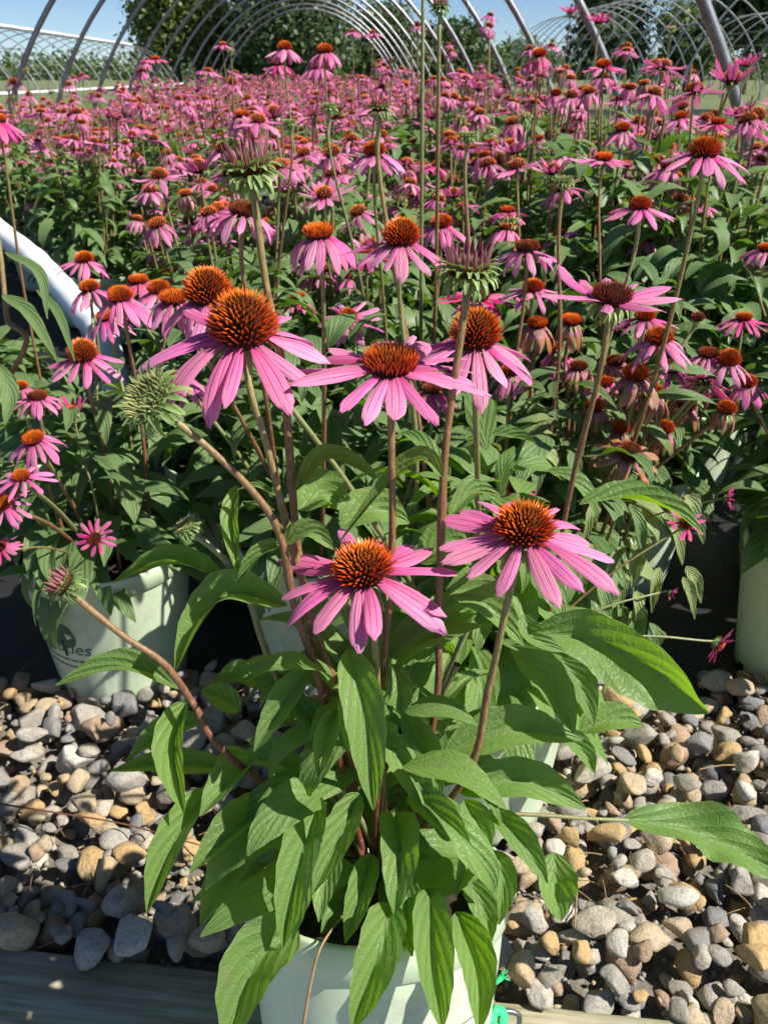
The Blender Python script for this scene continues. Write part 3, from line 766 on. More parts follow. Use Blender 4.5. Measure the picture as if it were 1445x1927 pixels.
soilA = Vector(rimA) - Vector((0,0,.03))
def root_at(soil, j=.04):
    a = prng.uniform(0,6.28); q = prng.uniform(0,j); return soil + Vector((q*math.cos(a), q*math.sin(a), 0))
def via_stem(plant, soil, fpos, axis, via, d0, mat=M_stem, r0=.0027, r1=.0022, dend=.655, j=.03):
    rt = root_at(soil, j); pr = proj(rt); ys = via[0][1]
    pts = [rt]
    for (px,py) in reversed(via):
        f = min(1,max(0,(py-ys)/max(1,(pr[1]-ys)))); pts.append(P(px,py,d0+(dend-d0)*f**1.1+.004))
    pts.append(fpos - Vector(axis).normalized()*.006)
    return stem_obj(plant, [p-plant.location for p in pts], r0, r1, mat, n=40)
def hero(plant, soil, px, py, d, axis, via=None, size=1.0, smat=M_stem, **kw):
    ax = Vector((axis[0]*cy+axis[1]*sy, -axis[0]*sy+axis[1]*cy, axis[2]))   # heading frame -> world
    p = P(px,py,d)
    flower_near(plant, p-plant.location, ax, size, **kw)
    if via: via_stem(plant, soil, p, ax, via, d, smat)
    else:
        dv = Vector((p.x-soil.x, p.y-soil.y, 0)); dv = dv*min(1, .085/max(dv.length,1e-4)); rt = root_at(soil+dv, .02); nk = p - ax.normalized()*.006
        mid = rt.lerp(nk, .5) + Vector((prng.uniform(-.015,.015), prng.uniform(-.015,.015), .02))
        pre = nk - (ax.normalized()*.6 + Vector((0,0,.4)))*min(.06, (nk-rt).length*.2)
        if nk.z-rt.z < .16:
            smat = M_stem_g; rt = soil + dv*.3; mid = rt.lerp(nk, .55) + Vector((0,0,.022))
        hd = math.hypot(nk.x-rt.x, nk.y-rt.y)
        if hd > .28*(nk.z-rt.z): rt = soil + dv*.25; mid = rt.lerp(nk, .55) + Vector((0,0,.10*hd))
        cp = (rt, mid, pre, nk) if hd <= .28*(nk.z-rt.z) else (rt, mid, nk)
        stem_obj(plant, [q-plant.location for q in cp], .0014 if size < .5 else .0018 if nk.z-rt.z < .16 else (.0028 if d < 1.15 else .0025), .0012 if size < .5 else (.0024 if d < 1.15 else .0021), smat, n=22, ns=7)
hA = lambda *a, **k: hero(plantA, soilA, *a, **k)
hA(458,628,.515,(.05,-.20,1), [(472,735),(500,830),(545,1010),(600,1200),(640,1330)], size=1.12, cone='tall', curv=2, base=10, n=14)
hA(735,690,.520,(.03,-.12,1), [(736,800),(738,1000),(728,1200),(712,1400)], size=1.05, cone='flat', curv=2, base=-2, n=18)
hA(985,1002,.530,(.02,-.10,1), [(953,1140),(920,1290),(865,1480)], size=1.10, cone='round', curv=2, base=5, n=15)
hA(684,1078,.535,(-.10,-.05,1), [(705,1205),(714,1400),(722,1530)], size=1.12, cone='round', curv=2, base=2, n=14)
hA(468,318,.500,(-.12,-.03,1), [(476,350),(500,530),(533,700),(558,1003),(600,1250)], size=.92, kind='bud', cone='budpink', smat=M_stem)
hA(880,508,.500,(.02,-.03,1), [(879,550),(850,750),(834,900),(825,1150),(815,1360)], size=.92, kind='bud', cone='budpink')
hA(283,750,.500,(-.62,-.50,.75), [(322,785),(400,850),(480,930),(528,1010),(556,1150),(605,1300)], size=1.05, kind='budgreen', cone='budgreen')
hA(122,1100,.545,(-.75,-.15,.65), [(142,1122),(230,1195),(310,1250),(365,1325),(440,1430)], size=.62, kind='bud', cone='budpink')
hA(352,990,.57,(-.5,-.1,.8), [(366,1006),(420,1050),(470,1130),(520,1270)], size=.52, kind='budgreen', cone='budgreen', smat=M_stem_g)

LF = [ # midrib points (px,py,d)..., width px, fold, extras
 ([(655,1222,.56),(686,1350,.545),(703,1524,.545)], 92, .45, {}),
 ([(603,1500,.60),(562,1628,.575),(533,1783,.565)], 84, .6, {'curl':.1}),
 ([(560,1745,.585),(482,1812,.57),(425,1970,.555)], 122, .55, {}),
 ([(676,1492,.60),(637,1578,.585),(588,1682,.57)], 72, .55, {}),
 ([(639,1329,.58),(616,1390,.575),(599,1462,.57)], 52, .5, {}),
 ([(583,1255,.585),(533,1328,.585),(479,1414,.58)], 66, .4, {}),
 ([(774,1493,.60),(822,1530,.585),(888,1605,.575)], 70, .5, {}),
 ([(745,1530,.615),(752,1607,.59),(742,1722,.575)], 86, .55, {'wave':.25}),
 ([(735,1700,.585),(712,1794,.565),(662,1940,.555)], 96, .5, {}),
 ([(807,1672,.595),(814,1785,.57),(832,1940,.56)], 86, .55, {}),
 ([(858,1716,.60),(896,1814,.58),(902,1945,.56)], 82, .55, {}),
 ([(700,1608,.61),(678,1682,.59),(650,1775,.58)], 60, .5, {}),
 ([(873,1505,.61),(896,1574,.60),(858,1684,.585)], 74, .45, {}),
 ([(922,1522,.63),(980,1586,.62),(1030,1663,.61)], 62, .45, {}),
 ([(1042,1604,.65),(1044,1668,.64),(1055,1733,.635)], 84, .35, {'wave':.2}),
 ([(1172,1542,.72),(1300,1565,.73),(1385,1600,.725),(1480,1655,.71)], 118, .25, {'wave':.3,'wk':14,'hint':(-.2,-.35,.9),'petiole':[(880,1530,.66),(1000,1533,.68),(1100,1540,.70)],'b':.75}),
 ([(1003,1190,.60),(1130,1212,.595),(1250,1275,.58),(1333,1342,.575)], 135, .30, {'hint':(-.9,-.2,.45),'b':.75,'wave':.16}),
 ([(835,1420,.62),(960,1375,.62),(1096,1392,.63)], 92, .3, {'hint':(0,-.5,.85),'wave':.15}),
 ([(858,1486,.63),(985,1470,.635),(1102,1522,.635)], 90, .35, {'wave':.12}),
 ([(1090,1376,.68),(1150,1358,.68),(1212,1368,.68)], 74, .3, {'hint':(.1,-.3,.95)}),
 ([(960,1215,.62),(1030,1285,.615),(1080,1380,.61)], 84, .35, {}),
 ([(1055,1240,.66),(1090,1290,.655),(1117,1362,.65)], 64, .35, {}),
 ([(1055,1378,.67),(1092,1410,.665),(1118,1455,.66)], 48, .4, {}),
 ([(1090,950,.60),(1184,938,.60),(1260,960,.59),(1322,1006,.585)], 58, .45, {'hint':(0,-.25,.95)}),
 ([(420,1088,.585),(325,1062,.59),(214,1096,.60)], 50, .6, {'hint':(.1,-.3,.95)}),
 ([(540,1140,.585),(440,1118,.58),(385,1165,.58),(330,1265,.575)], 76, .55, {'hint':(-.4,-.5,.75)}),
 ([(345,1298,.61),(241,1256,.61),(100,1293,.605)], 56, .55, {'hint':(-.1,-.35,.93)}),
 ([(352,1318,.61),(326,1409,.60),(347,1532,.595)], 66, .65, {}),
 ([(480,1422,.63),(440,1462,.615),(378,1536,.60)], 84, .35, {'hint':(-.3,-.5,.8)}),
 ([(522,1503,.63),(447,1560,.61),(358,1643,.595)], 78, .45, {'hint':(-.3,-.5,.8)}),
 ([(392,1484,.63),(327,1587,.61),(277,1720,.60)], 68, .6, {}),
 ([(515,1540,.66),(450,1622,.645),(378,1742,.63)], 100, .3, {'hint':(-.3,-.55,.8)}),
 ([(440,1447,.68),(320,1440,.68),(210,1451,.67)], 58, .4, {'hint':(-.1,-.4,.9)}),
 ([(390,1352,.66),(310,1380,.66),(240,1430,.65)], 58, .35, {'hint':(-.3,-.5,.8)}),
 ([(452,1338,.62),(415,1312,.62),(378,1300,.62)], 56, .4, {}),
 ([(505,1295,.63),(455,1270,.63),(402,1286,.63)], 54, .4, {}),
 ([(446,914,.56),(436,990,.555),(450,1084,.55)], 40, .6, {}),
 ([(521,934,.54),(485,915,.54),(447,922,.54)], 16, .5, {}),
 ([(534,1024,.545),(490,1045,.545),(446,1100,.55)], 36, .55, {}),
 ([(538,1022,.545),(585,1003,.54),(628,1034,.54)], 50, .4, {}),
 ([(834,898,.525),(795,866,.53),(728,915,.54),(640,1020,.55)], 40, .5, {'hint':(-.2,-.4,.9)}),
 ([(556,925,.56),(608,866,.57),(665,878,.57),(716,910,.57)], 46, .5, {'hint':(.1,-.4,.9)}),
 ([(845,972,.57),(892,928,.58),(946,942,.58)], 44, .45, {'hint':(.1,-.4,.9)}),
 ([(925,818,.66),(965,822,.66),(1008,834,.65)], 36, .4, {'hint':(.1,-.5,.85)}),
 ([(838,1110,.60),(900,1130,.60),(985,1215,.60)], 95, .3, {'hint':(.1,-.5,.85)}),
 ([(985,1155,.585),(1000,1200,.58),(1062,1228,.58)], 50, .4, {}),
 ([(560,1180,.60),(600,1130,.61),(650,1120,.61)], 60, .35, {'hint':(0,-.5,.85)}),
 ([(742,1250,.59),(752,1300,.585),(755,1345,.585)], 58, .35, {}),
 ([(760,1330,.61),(800,1420,.60),(830,1500,.60)], 70, .35, {}),
 ([(720,1380,.60),(770,1450,.595),(812,1530,.59)], 78, .35, {}),
 ([(815,1350,.62),(850,1335,.62),(880,1345,.62)], 42, .3, {}),
 ([(640,990,.60),(700,960,.61),(770,985,.62)], 90, .25, {'hint':(0,-.6,.8)}),
 ([(790,1060,.62),(840,1020,.62),(880,1030,.62)], 80, .3, {'hint':(0,-.6,.8)}),
 ([(585,1640,.60),(560,1700,.585),(545,1775,.575)], 56, .35, {}),
 ([(770,1640,.60),(765,1710,.585),(775,1800,.57)], 58, .35, {}),
 ([(870,1640,.61),(905,1700,.60),(925,1770,.595)], 62, .35, {}),
 ([(640,1600,.61),(612,1660,.60),(600,1735,.585)], 58, .35, {}),
 ([(930,1600,.62),(945,1660,.61),(938,1740,.605)], 60, .35, {}),
 ([(560,960,.64),(610,930,.65),(650,960,.65)], 100, .25, {'hint':(0,-.6,.8)}),
]
for i,(pts,w,fold,ex) in enumerate(LF):
    ex = dict(ex); h = ex.pop('hint',(0,-.55,.83)); pet = ex.pop('petiole',None)
    hw = (h[0]*cy+h[1]*sy, -h[0]*sy+h[1]*cy, h[2])
    traced_leaf(plantA, [P(*q) for q in pts], w, min(1.05, fold+.40), hint=hw, seed=i, petiole=[P(*q) for q in pet] if pet else None, **ex)
def filler(plant, soil, n, h0, h1, rmax, meshes, s0=.85, s1=1.25, avoid=None, tries=6):
    for i in range(n):
        h = prng.uniform(h0,h1); q = prng.uniform(.0,rmax); a = prng.uniform(0,6.28)
        b = a + prng.gauss(0,.6)
        if avoid and avoid(b): continue
        k = prng.randrange(len(meshes)); s = prng.uniform(s0,s1)*(1-.35*max(0,(h-h0)/(h1-h0)-.5))
        link('leaf', meshes[k], plant, (soil-plant.location) + Vector((q*math.cos(a), q*math.sin(a), h)), (prng.uniform(-.35,.35), prng.uniform(-.25,.45), b), s)
filler(plantA, soilA, 96, .0, .24, .06, ME_LEAF_G, .5, .9, avoid=lambda b: -2.3 < ((b+math.pi)%(2*math.pi)-math.pi) < -.9 and prng.random() < .7)
for (px,py) in ((600,1330),(640,1480),(560,1290),(790,1360),(735,1520),(850,1450),(860,1250),(880,1180)):   # bare lower stalks
    rt = root_at(soilA,.05); tp = P(px,py,.62)
    stem_obj(plantA, [q-plantA.location for q in (rt, rt.lerp(tp,.5)+Vector((0,0,.01)), tp)], .0032, .0022, prng.choice((M_stem,M_stem_g)), n=14)
o = stem_obj(plantA, [P(650,1715,.60)-plantA.location, P(605,1780,.575)-plantA.location, P(585,1850,.572)-plantA.location, P(568,1950,.57)-plantA.location], .0007, .0012, M_dry, name='dry_stalk', n=20, ns=5)

# ------------------------------------------------------------------ rows of pots behind
PL = []      # (heading x, y, root empty, soil point)
def near_plant(x, y, label, nleaf=78, large=True, z=.014, rz=0.0, meshes=ME_LEAF, hmax=.30, rmax=.12, s=(.5,.9)):
    nleaf = int(nleaf*1.6)
    wx, wy = C2(x,y); e = empty('potted_coneflower', (wx,wy,z)); tag(e, label, 'potted plant', 'potted coneflowers under the hoops')
    pot = add_pot(e, large, rz=rz); H = (POT_L if large else POT_S)[2]
    soil = Vector((wx,wy,z+H-.032))
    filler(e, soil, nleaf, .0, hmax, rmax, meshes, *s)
    Rt = (POT_L if large else POT_S)[0]
    for i in range(44):       # lower leaves hanging over the rim
        a = prng.uniform(0,6.28); k = prng.randrange(16)
        link('leaf', meshes[k], e, (Rt*.55*math.cos(a), Rt*.55*math.sin(a), H+prng.uniform(-.01,.07)), (prng.uniform(-.4,.4), prng.uniform(.2,.9), a+prng.gauss(0,.35)), prng.uniform(.75,1.15))
    PL.append((x,y,e,soil)); return e, soil, pot
plantB, soilB, _ = near_plant(.115,.79,'small pale pot with coneflowers tucked close behind the plant on the timber', 60, False, .030, 1.0, ME_LEAF_G, .26, .07, (.55,.95))
p1,s1_,potL = near_plant(-.398,1.06,'pale pot with dark green tree print and lettering at the gravel edge', 92, True, .014, 0, ME_LEAF, .27)
print_label(potL, POT_L, R(-90-33), .115)
near_plant(-.09,1.075,'potted coneflower at the fabric edge next to the tree-printed pot', 80)
p3,s3_,_ = near_plant(.235,1.07,'potted coneflower at the gravel edge with withered flowers and pale yellowing leaves', 70)
filler(p3, s3_, 34, .0, .22, .11, ME_LEAF_Y, .6, .95)
for i in range(30):          # wilting pale leaves hanging at its sunny side
    bx, by = prng.uniform(1085,1300), prng.uniform(930,1180); dd = prng.uniform(.96,1.04); L = prng.uniform(55,110); sx0 = prng.uniform(-40,40)
    traced_leaf(p3, [P(bx,by,dd),P(bx+sx0*.6,by+L*.35,dd-.01),P(bx+sx0,by+L,dd)], prng.uniform(22,44), prng.uniform(.3,.7), wave=.25, hint=(prng.uniform(-.3,.3),-.6,.7), mat=prng.choice((M_leaf_y,M_leaf_y,M_leaf_b)), seed=200+i, nu=7, nv=12)
p4,s4_,potR = near_plant(.645,1.075,'shaded green pot alone beyond the dark gap at the gravel edge', 74)
V,Q,T,UV = gfr.tpl(); link('printed_frame', Geo().add((wrap_on_pot(V,POT_L,R(-90+16),.035),Q,T,UV)).mesh('printed_frame',[M_print],smooth=False), potR)
near_plant(-.76,1.12,'tall-stemmed potted coneflower with long leaves beside the tree-printed pot', 70, hmax=.36)
near_plant(1.02,1.12,'potted coneflower on the far side of the lone shaded pot', 50)
for x, lab in ((-.25,'second-row coneflower pot standing diagonally behind the tree-printed pot'), (.07,'second-row coneflower pot straight behind the plant on the timber'),
               (.40,'second-row coneflower pot behind the withered and yellowing plant'), (.74,'second-row coneflower pot behind the lone shaded pot'), (1.06,'second-row coneflower pot ending its row past the shaded pot')):
    near_plant(x+prng.uniform(-.03,.03), 1.37+prng.uniform(-.03,.03), lab, 92, hmax=.33)

for x, y, lab in ((-.60,1.44,'low leafy coneflower pot in front of the white pipe'), (-.88,1.78,'low leafy coneflower pot under the bend of the white pipe')):
    near_plant(x, y, lab, 70, hmax=.10)
def nearest_plant(p):
    q = p - EYE; hx = q.dot(RGT); hy = q.x*sy + q.y*cy
    return min(PL, key=lambda t: (t[0]-hx)**2 + (t[1]-hy)**2)
D2 = dict(mat=M_petal_d)
HF = [ # px,py,spread px,real size factor, axis, kwargs
 (893,642,262,.98,(.05,-.05,1),dict(cone='tall',curv=2,base=18,n=13)),
 (392,560,240,.95,(.0,-.1,1),dict(cone='tall',curv=3,base=26,n=13)),
 (755,455,188,.95,(.0,-.05,1),dict(cone='tall',curv=2,base=18)),
 (1150,562,232,1.0,(.05,-.05,1),dict(cone='dark',curv=1,base=-12,n=11)),
 (328,566,165,.9,(0,-.05,1),dict(cone='flat',curv=3,base=22)),
 (228,562,140,.9,(-.05,-.05,1),dict(cone='round',curv=3,base=24)),
 (262,530,110,.9,(0,0,1),dict(cone='flat',curv=3,base=22,mat=M_petal_d)),
 (170,545,110,.85,(-.1,0,1),dict(cone='round',curv=3,base=20)),
 (600,443,178,.95,(-.05,-.1,1),dict(cone='flat',curv=4,base=24,n=16)),
 (458,402,170,.95,(.1,.12,1),dict(cone='dark',curv=4,base=10,n=12)),
 (992,470,142,.95,(.0,.1,1),dict(cone='dark',curv=3,base=16,n=12)),
 (655,600,112,.85,(-.2,-.55,.8),dict(cone='round',curv=2,base=12)),
 (158,672,150,.95,(.0,-.1,1),dict(cone='tall',curv=2,base=14)),
 (72,748,105,.64,(.05,.0,1),dict(cone='dark',curv=3,base=10)),
 (40,730,80,.5,(-.1,.1,1),dict(cone='round',curv=3,base=20)),
 (138,775,70,.44,(.0,-.1,1),dict(cone='round',curv=1,base=-45,n=12,mat=M_petal_d)),
 (65,828,124,.72,(-.15,-.2,1),dict(cone='flat',curv=3,base=18)),
 (42,898,104,.58,(.0,-.2,1),dict(cone='flat',curv=2,base=8,n=10)),
 (8,948,100,.56,(.05,-.5,.9),dict(cone='flat',curv=2,base=4,n=12)),
 (180,1012,70,.39,(.1,-.9,.5),dict(cone='dark',curv=1,base=0,n=12,mat=M_petal_d)),
 (2,1030,70,.4,(-.1,-.3,1),dict(cone='dark',curv=2,base=8,mat=M_petal_d)),
 (1240,640,152,.95,(-.05,-.05,1),dict(cone='round',curv=3,base=14,n=12)),
 (1195,708,128,.82,(0,-.1,1),dict(cone='round',curv=4,base=34,mat=M_petal_w)),
 (1262,694,128,.9,(0,-.05,1),dict(cone='dark',curv=3,base=20,n=10)),
 (1370,682,112,.75,(.05,-.05,1),dict(cone='tall',curv=3,base=16,n=9)),
 (1158,682,95,.7,(-.1,0,1),dict(cone='dark',curv=4,base=34,mat=M_petal_w)),
 (1118,768,92,.62,(-.1,-.1,1),dict(cone='round',curv=4,base=34,mat=M_petal_w)),
 (1166,808,96,.64,(.0,-.1,1),dict(cone='round',curv=4,base=40,mat=M_petal_w)),
 (1183,855,112,.72,(.0,-.45,.9),dict(cone='seed',curv=2,base=10,mat=M_petal_w,n=11)),
 (1312,600,70,.50,(0,0,1),dict(cone='seed',kind='seed')),
 (1322,718,100,.68,(.25,.75,.75),dict(cone='dark',curv=2,base=20,mat=M_petal_d,n=11)),
 (1365,772,96,.64,(.1,-.05,1),dict(cone='round',curv=4,base=50,mat=M_petal_w,n=7)),
 (1010,612,105,.75,(0,-.05,1),dict(cone='flat',curv=4,base=38,mat=M_petal_w)),
 (1074,606,105,.75,(.05,-.05,1),dict(cone='flat',curv=4,base=46,mat=M_petal_w,n=10)),
 (1002,545,120,.85,(0,0,1),dict(cone='round',curv=2,base=10)),
 (900,560,130,.95,(0,-.1,1),dict(cone='dark',curv=1,base=4,mat=M_petal_d)),
 (1290,985,76,.45,(.0,-.5,.8),dict(cone='seed',curv=0,base=0,mat=M_petal_d,n=9)),
 (968,922,80,.5,(0,0,1),dict(cone='dark',curv=1,base=-10,mat=M_petal_d)),
 (1368,937,44,.28,(.95,-.1,.1),dict(cone='dark',curv=1,base=-30,mat=M_petal_d,n=9)),
 (1262,1117,34,.21,(.7,-.3,-.35),dict(cone='dark',curv=1,base=-30,mat=M_petal_d,n=8)),
 (1352,1213,70,.43,(.75,-.45,-.4),dict(cone='flat',curv=1,base=-20,mat=M_petal_d,n=9)),
 (1325,290,178,.95,(.0,-.05,1),dict(cone='round',curv=2,base=12)),
 (1204,390,122,.85,(0,-.05,1),dict(cone='round',curv=2,base=14)),
 (705,288,124,.9,(0,-.05,1),dict(cone='round',curv=2,base=16)),
 (715,205,76,.62,(0,0,1),dict(cone='budpink',kind='bud')),
 (456,218,86,.95,(0,0,1),dict(cone='flat',curv=4,base=28)),
 (-4,228,110,.9,(0,0,1),dict(cone='flat',curv=3,base=30,mat=M_petal_d)),
 (160,490,98,.9,(.05,0,1),dict(cone='round',curv=3,base=18)),
 (830,424,122,.95,(0,0,1),dict(cone='round',curv=2,base=20)),
 (536,92,78,.9,(0,0,1),dict(cone='round',curv=3,base=18)),
 (611,98,86,.95,(0,0,1),dict(cone='round',curv=4,base=20)),
 (1014,105,78,.9,(0,0,1),dict(cone='round',curv=4,base=32,mat=M_petal_d)),
 (1135,126,82,.9,(0,0,1),dict(cone='round',curv=1,base=4,mat=M_petal_d)),
 (1046,178,62,.9,(0,0,1),dict(cone='round',curv=3,base=34)),
 (1135,300,104,.9,(0,0,1),dict(cone='flat',curv=1,base=6)),
 (1170,245,86,.9,(0,0,1),dict(cone='round',curv=3,base=30)),
 (1350,232,84,.85,(0,0,1),dict(cone='flat',curv=2,base=10,mat=M_petal_d)),
 (1280,222,70,.9,(0,0,1),dict(cone='round',curv=2,base=16)),
 (955,398,84,.9,(0,0,1),dict(cone='flat',curv=2,base=14,mat=M_petal_d)),
 (420,84,42,.9,(0,0,1),dict(cone='flat',curv=2,base=14)),
 (293,112,52,.9,(0,0,1),dict(cone='flat',curv=1,base=4,mat=M_petal_d)),
 (664,60,36,.9,(0,0,1),dict(cone='flat',curv=2,base=10)),
 (701,62,38,.9,(0,0,1),dict(cone='flat',curv=2,base=10)),
 (1072,24,42,.75,(0,0,1),dict(cone='dark',curv=0,base=-28,mat=M_petal_d)),
 (1126,42,52,.75,(0,0,1),dict(cone='dark',curv=0,base=-28,mat=M_petal_d)),
 (1402,122,56,.75,(0,0,1),dict(cone='dark',curv=0,base=-28,mat=M_petal_d)),
 (828,14,62,.62,(0,0,1),dict(cone='budpink',kind='bud')),
 (797,-30,60,.62,(0,0,1),dict(cone='budgreen',kind='budgreen')),
 (880,255,60,.62,(0,0,1),dict(cone='budgreen',kind='budgreen')),
 (1060,340,66,.66,(0,0,1),dict(cone='budgreen',kind='budgreen')),
 (545,230,44,.62,(0,0,1),dict(cone='budgreen',kind='budgreen')),
 (620,200,52,.62,(0,0,1),dict(cone='budgreen',kind='budgreen')),
 (1225,742,112,.75,(0,-.1,1),dict(cone='round',curv=4,base=36,mat=M_petal_w)),
 (1138,722,100,.70,(-.1,-.1,1),dict(cone='flat',curv=3,base=24)),
 (1290,765,92,.65,(.1,-.2,1),dict(cone='seed',curv=4,base=34,mat=M_petal_w,n=9)),
 (1405,722,104,.72,(0,-.1,1),dict(cone='round',curv=3,base=26)),
 (1088,692,92,.66,(0,0,1),dict(cone='dark',curv=4,base=30,mat=M_petal_w)),
 (1248,808,96,.66,(.1,-.2,1),dict(cone='round',curv=4,base=34,mat=M_petal_w)),
 (1332,668,112,.76,(0,0,1),dict(cone='dark',curv=3,base=18)),
 (1212,598,112,.78,(0,0,1),dict(cone='round',curv=2,base=14)),
 (1398,600,96,.75,(0,0,1),dict(cone='flat',curv=2,base=14,mat=M_petal_d)),
 (1052,662,104,.78,(0,-.1,1),dict(cone='round',curv=3,base=30)),
 (962,700,112,.78,(0,-.1,1),dict(cone='round',curv=4,base=34)),
 (300,548,124,.9,(0,0,1),dict(cone='round',curv=3,base=22)),
 (200,598,112,.8,(-.1,-.1,1),dict(cone='flat',curv=3,base=24)),
 (345,712,120,.76,(0,-.2,1),dict(cone='dark',curv=3,base=26)),
 (812,735,112,.76,(0,0,1),dict(cone='dark',curv=3,base=24,mat=M_petal_d)),
 (560,560,92,.8,(0,0,1),dict(cone='flat',curv=3,base=20,mat=M_petal_d)),
 (690,478,92,.85,(0,0,1),dict(cone='flat',curv=2,base=10,mat=M_petal_d)),
 (1440,470,96,.85,(0,0,1),dict(cone='flat',curv=3,base=16)),
 (525,122,72,.9,(0,0,1),dict(cone='dark',curv=3,base=14,mat=M_petal_d)),
 (598,128,70,.9,(0,0,1),dict(cone='round',curv=3,base=20)),
]
# ------------------------------------------------------------------ the crowded field
def hose_dist(x, y):
    a = np.array((-.62,2.0)); b = np.array((-1.75,3.6)); p = np.array((x,y)); t = np.clip(np.dot(p-a,b-a)/np.dot(b-a,b-a),0,1)
    return np.linalg.norm(p-(a+(b-a)*t))
HOUSE_X, HOUSE_HW = -.45, 1.85
spots = []
j = 0; y = 1.68
while y < 23.5:
    k = -14
    while k < 14:
        x = k*.315 + (.157 if j%2 else 0); k += 1
        hx, hy = x+prng.uniform(-.05,.05), y+prng.uniform(-.05,.05)
        w = c2w(hx,hy)
        if not (HOUSE_X-HOUSE_HW+.12 < w[0] < HOUSE_X+HOUSE_HW-.25): continue
        if hose_dist(hx,hy) < .19: continue
        q = proj((*w,.6))
        if q is not None and q[0] < 250 and hy < 2.75: continue
        if q is None or q[0] < -110*2.2/max(1,q[2])-60 or q[0] > 1505+240/max(1,q[2]): continue
        spots.append((hx,hy,*w,q[2],j))
    j += 1; y += .30
spots.sort(key=lambda s: s[4])
NV = 8
def plant_variant(i):
    r = random.Random(900+i); fol = Geo(); stm = Geo(); heads = []
    for _ in range(230):
        h = r.uniform(-.05,.33); q = r.uniform(0,.14); a = r.uniform(0,6.28); b = a+r.gauss(0,.6)
        s = r.uniform(.5,.95)*(1-.3*max(0,h/.34-.5))
        fol.add(TP_LEAF_M[r.randrange(16)], 0, rotm((r.uniform(-.4,.4), r.uniform(-.3,.5), b)), (q*math.cos(a), q*math.sin(a), .21+h), s)
    n = r.randint(11,15)
    for k in range(n):
        tall = i >= 4 and r.random() < .2
        h = r.uniform(.68,.84) if tall else r.uniform(.40,.68); a = r.uniform(0,6.28); q = (r.uniform(.02,.17) if not tall else r.uniform(.0,.08))
        p = np.array((q*math.cos(a), q*math.sin(a), h))
        ax = (r.gauss(0,.16)+.05, r.gauss(0,.16)-.05, 1)
        hk = r.choices(range(len(HEADKINDS)), HEADW)[0]
        heads.append((p, axis_quat(ax, r.uniform(0,6.28)).to_euler(), r.uniform(.78,1.0), hk))
        b0 = np.array((q*.25*math.cos(a), q*.25*math.sin(a), .21)); m = (b0+p)/2*np.array((1.15,1.15,1))
        stm.add(tube(spline([b0,m,p-np.array((0,0,.006))],7), np.linspace(.0032,.0026,7), 5))
        for _ in range(2):      # a few narrow leaves up the stem
            f = r.uniform(.3,.8); fol.add(TP_LEAF_M[r.randrange(16)], 0, rotm((0,r.uniform(0,.6),r.uniform(0,6.28))), b0+(p-b0)*f, r.uniform(.35,.6))
    return fol, stm, heads
VAR = [plant_variant(i) for i in range(NV)]
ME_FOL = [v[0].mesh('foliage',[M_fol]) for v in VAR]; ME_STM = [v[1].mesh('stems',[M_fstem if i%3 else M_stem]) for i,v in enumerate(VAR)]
NTHING = 285
ORD = ['third','fourth','fifth','sixth','seventh','eighth','ninth','tenth']
for i,(hx,hy,wx,wy,d,jr) in enumerate(spots[:NTHING]):
    e = empty('potted_coneflower', (wx,wy,.014), 0)
    if jr < 8: tag(e, 'potted pink coneflower standing in the %s row of pots back from the gravel' % ORD[jr], 'potted plant', 'coneflower pots in the %s row' % ORD[jr])
    else: tag(e, 'potted pink coneflower in the crowded rows beyond the tenth row from the gravel', 'potted plant', 'crowd of potted coneflowers')
    v = prng.randrange(4) if hy < 3.4 else prng.randrange(NV); rz = prng.uniform(0,6.28); s = prng.uniform(.92,1.2) if hy < 6 else prng.uniform(.86,1.04)
    s *= 1+.14*max(-.7,min(1.0,hx/1.1)) if hy < 9 else 1.0
    link('pot', ME_POT_L, e)
    link('foliage', ME_FOL[v], e, (0,0,0), (0,0,rz), s, kind='stuff'); link('stems', ME_STM[v], e, (0,0,0), (0,0,rz), s, kind='stuff')
    M = Matrix.Rotation(rz,3,'Z')
    thin = .35 if (hx < -.42*hy and hy < 4.2) else (.8 if hy < 5 else 1.0)
    for (p,eu,sc,hk) in VAR[v][2]:
        if prng.random() > thin: continue
        pos = M @ Vector(p*s)
        link('flower', ME_HEAD[hk], e, pos, (M @ eu.to_matrix()).to_euler(), sc*prng.uniform(.9,1.14))
    PL.append((hx,hy,e,Vector((wx,wy,.22))))
for (px,py,sp,sz,ax,kw) in HF:
    d = .100*sz*FPX/sp if kw.get('kind') not in ('bud','budgreen') else .060*sz*FPX/sp*1.05
    p = P(px,py,d); t = nearest_plant(p)
    kw = dict(kw)
    if kw.get('mat') is M_petal_w: sz *= 1.15
    hero(t[2], t[3], px, py, d, ax, None, sz, prng.choice((M_stem,M_stem,M_stem_g)), **kw)
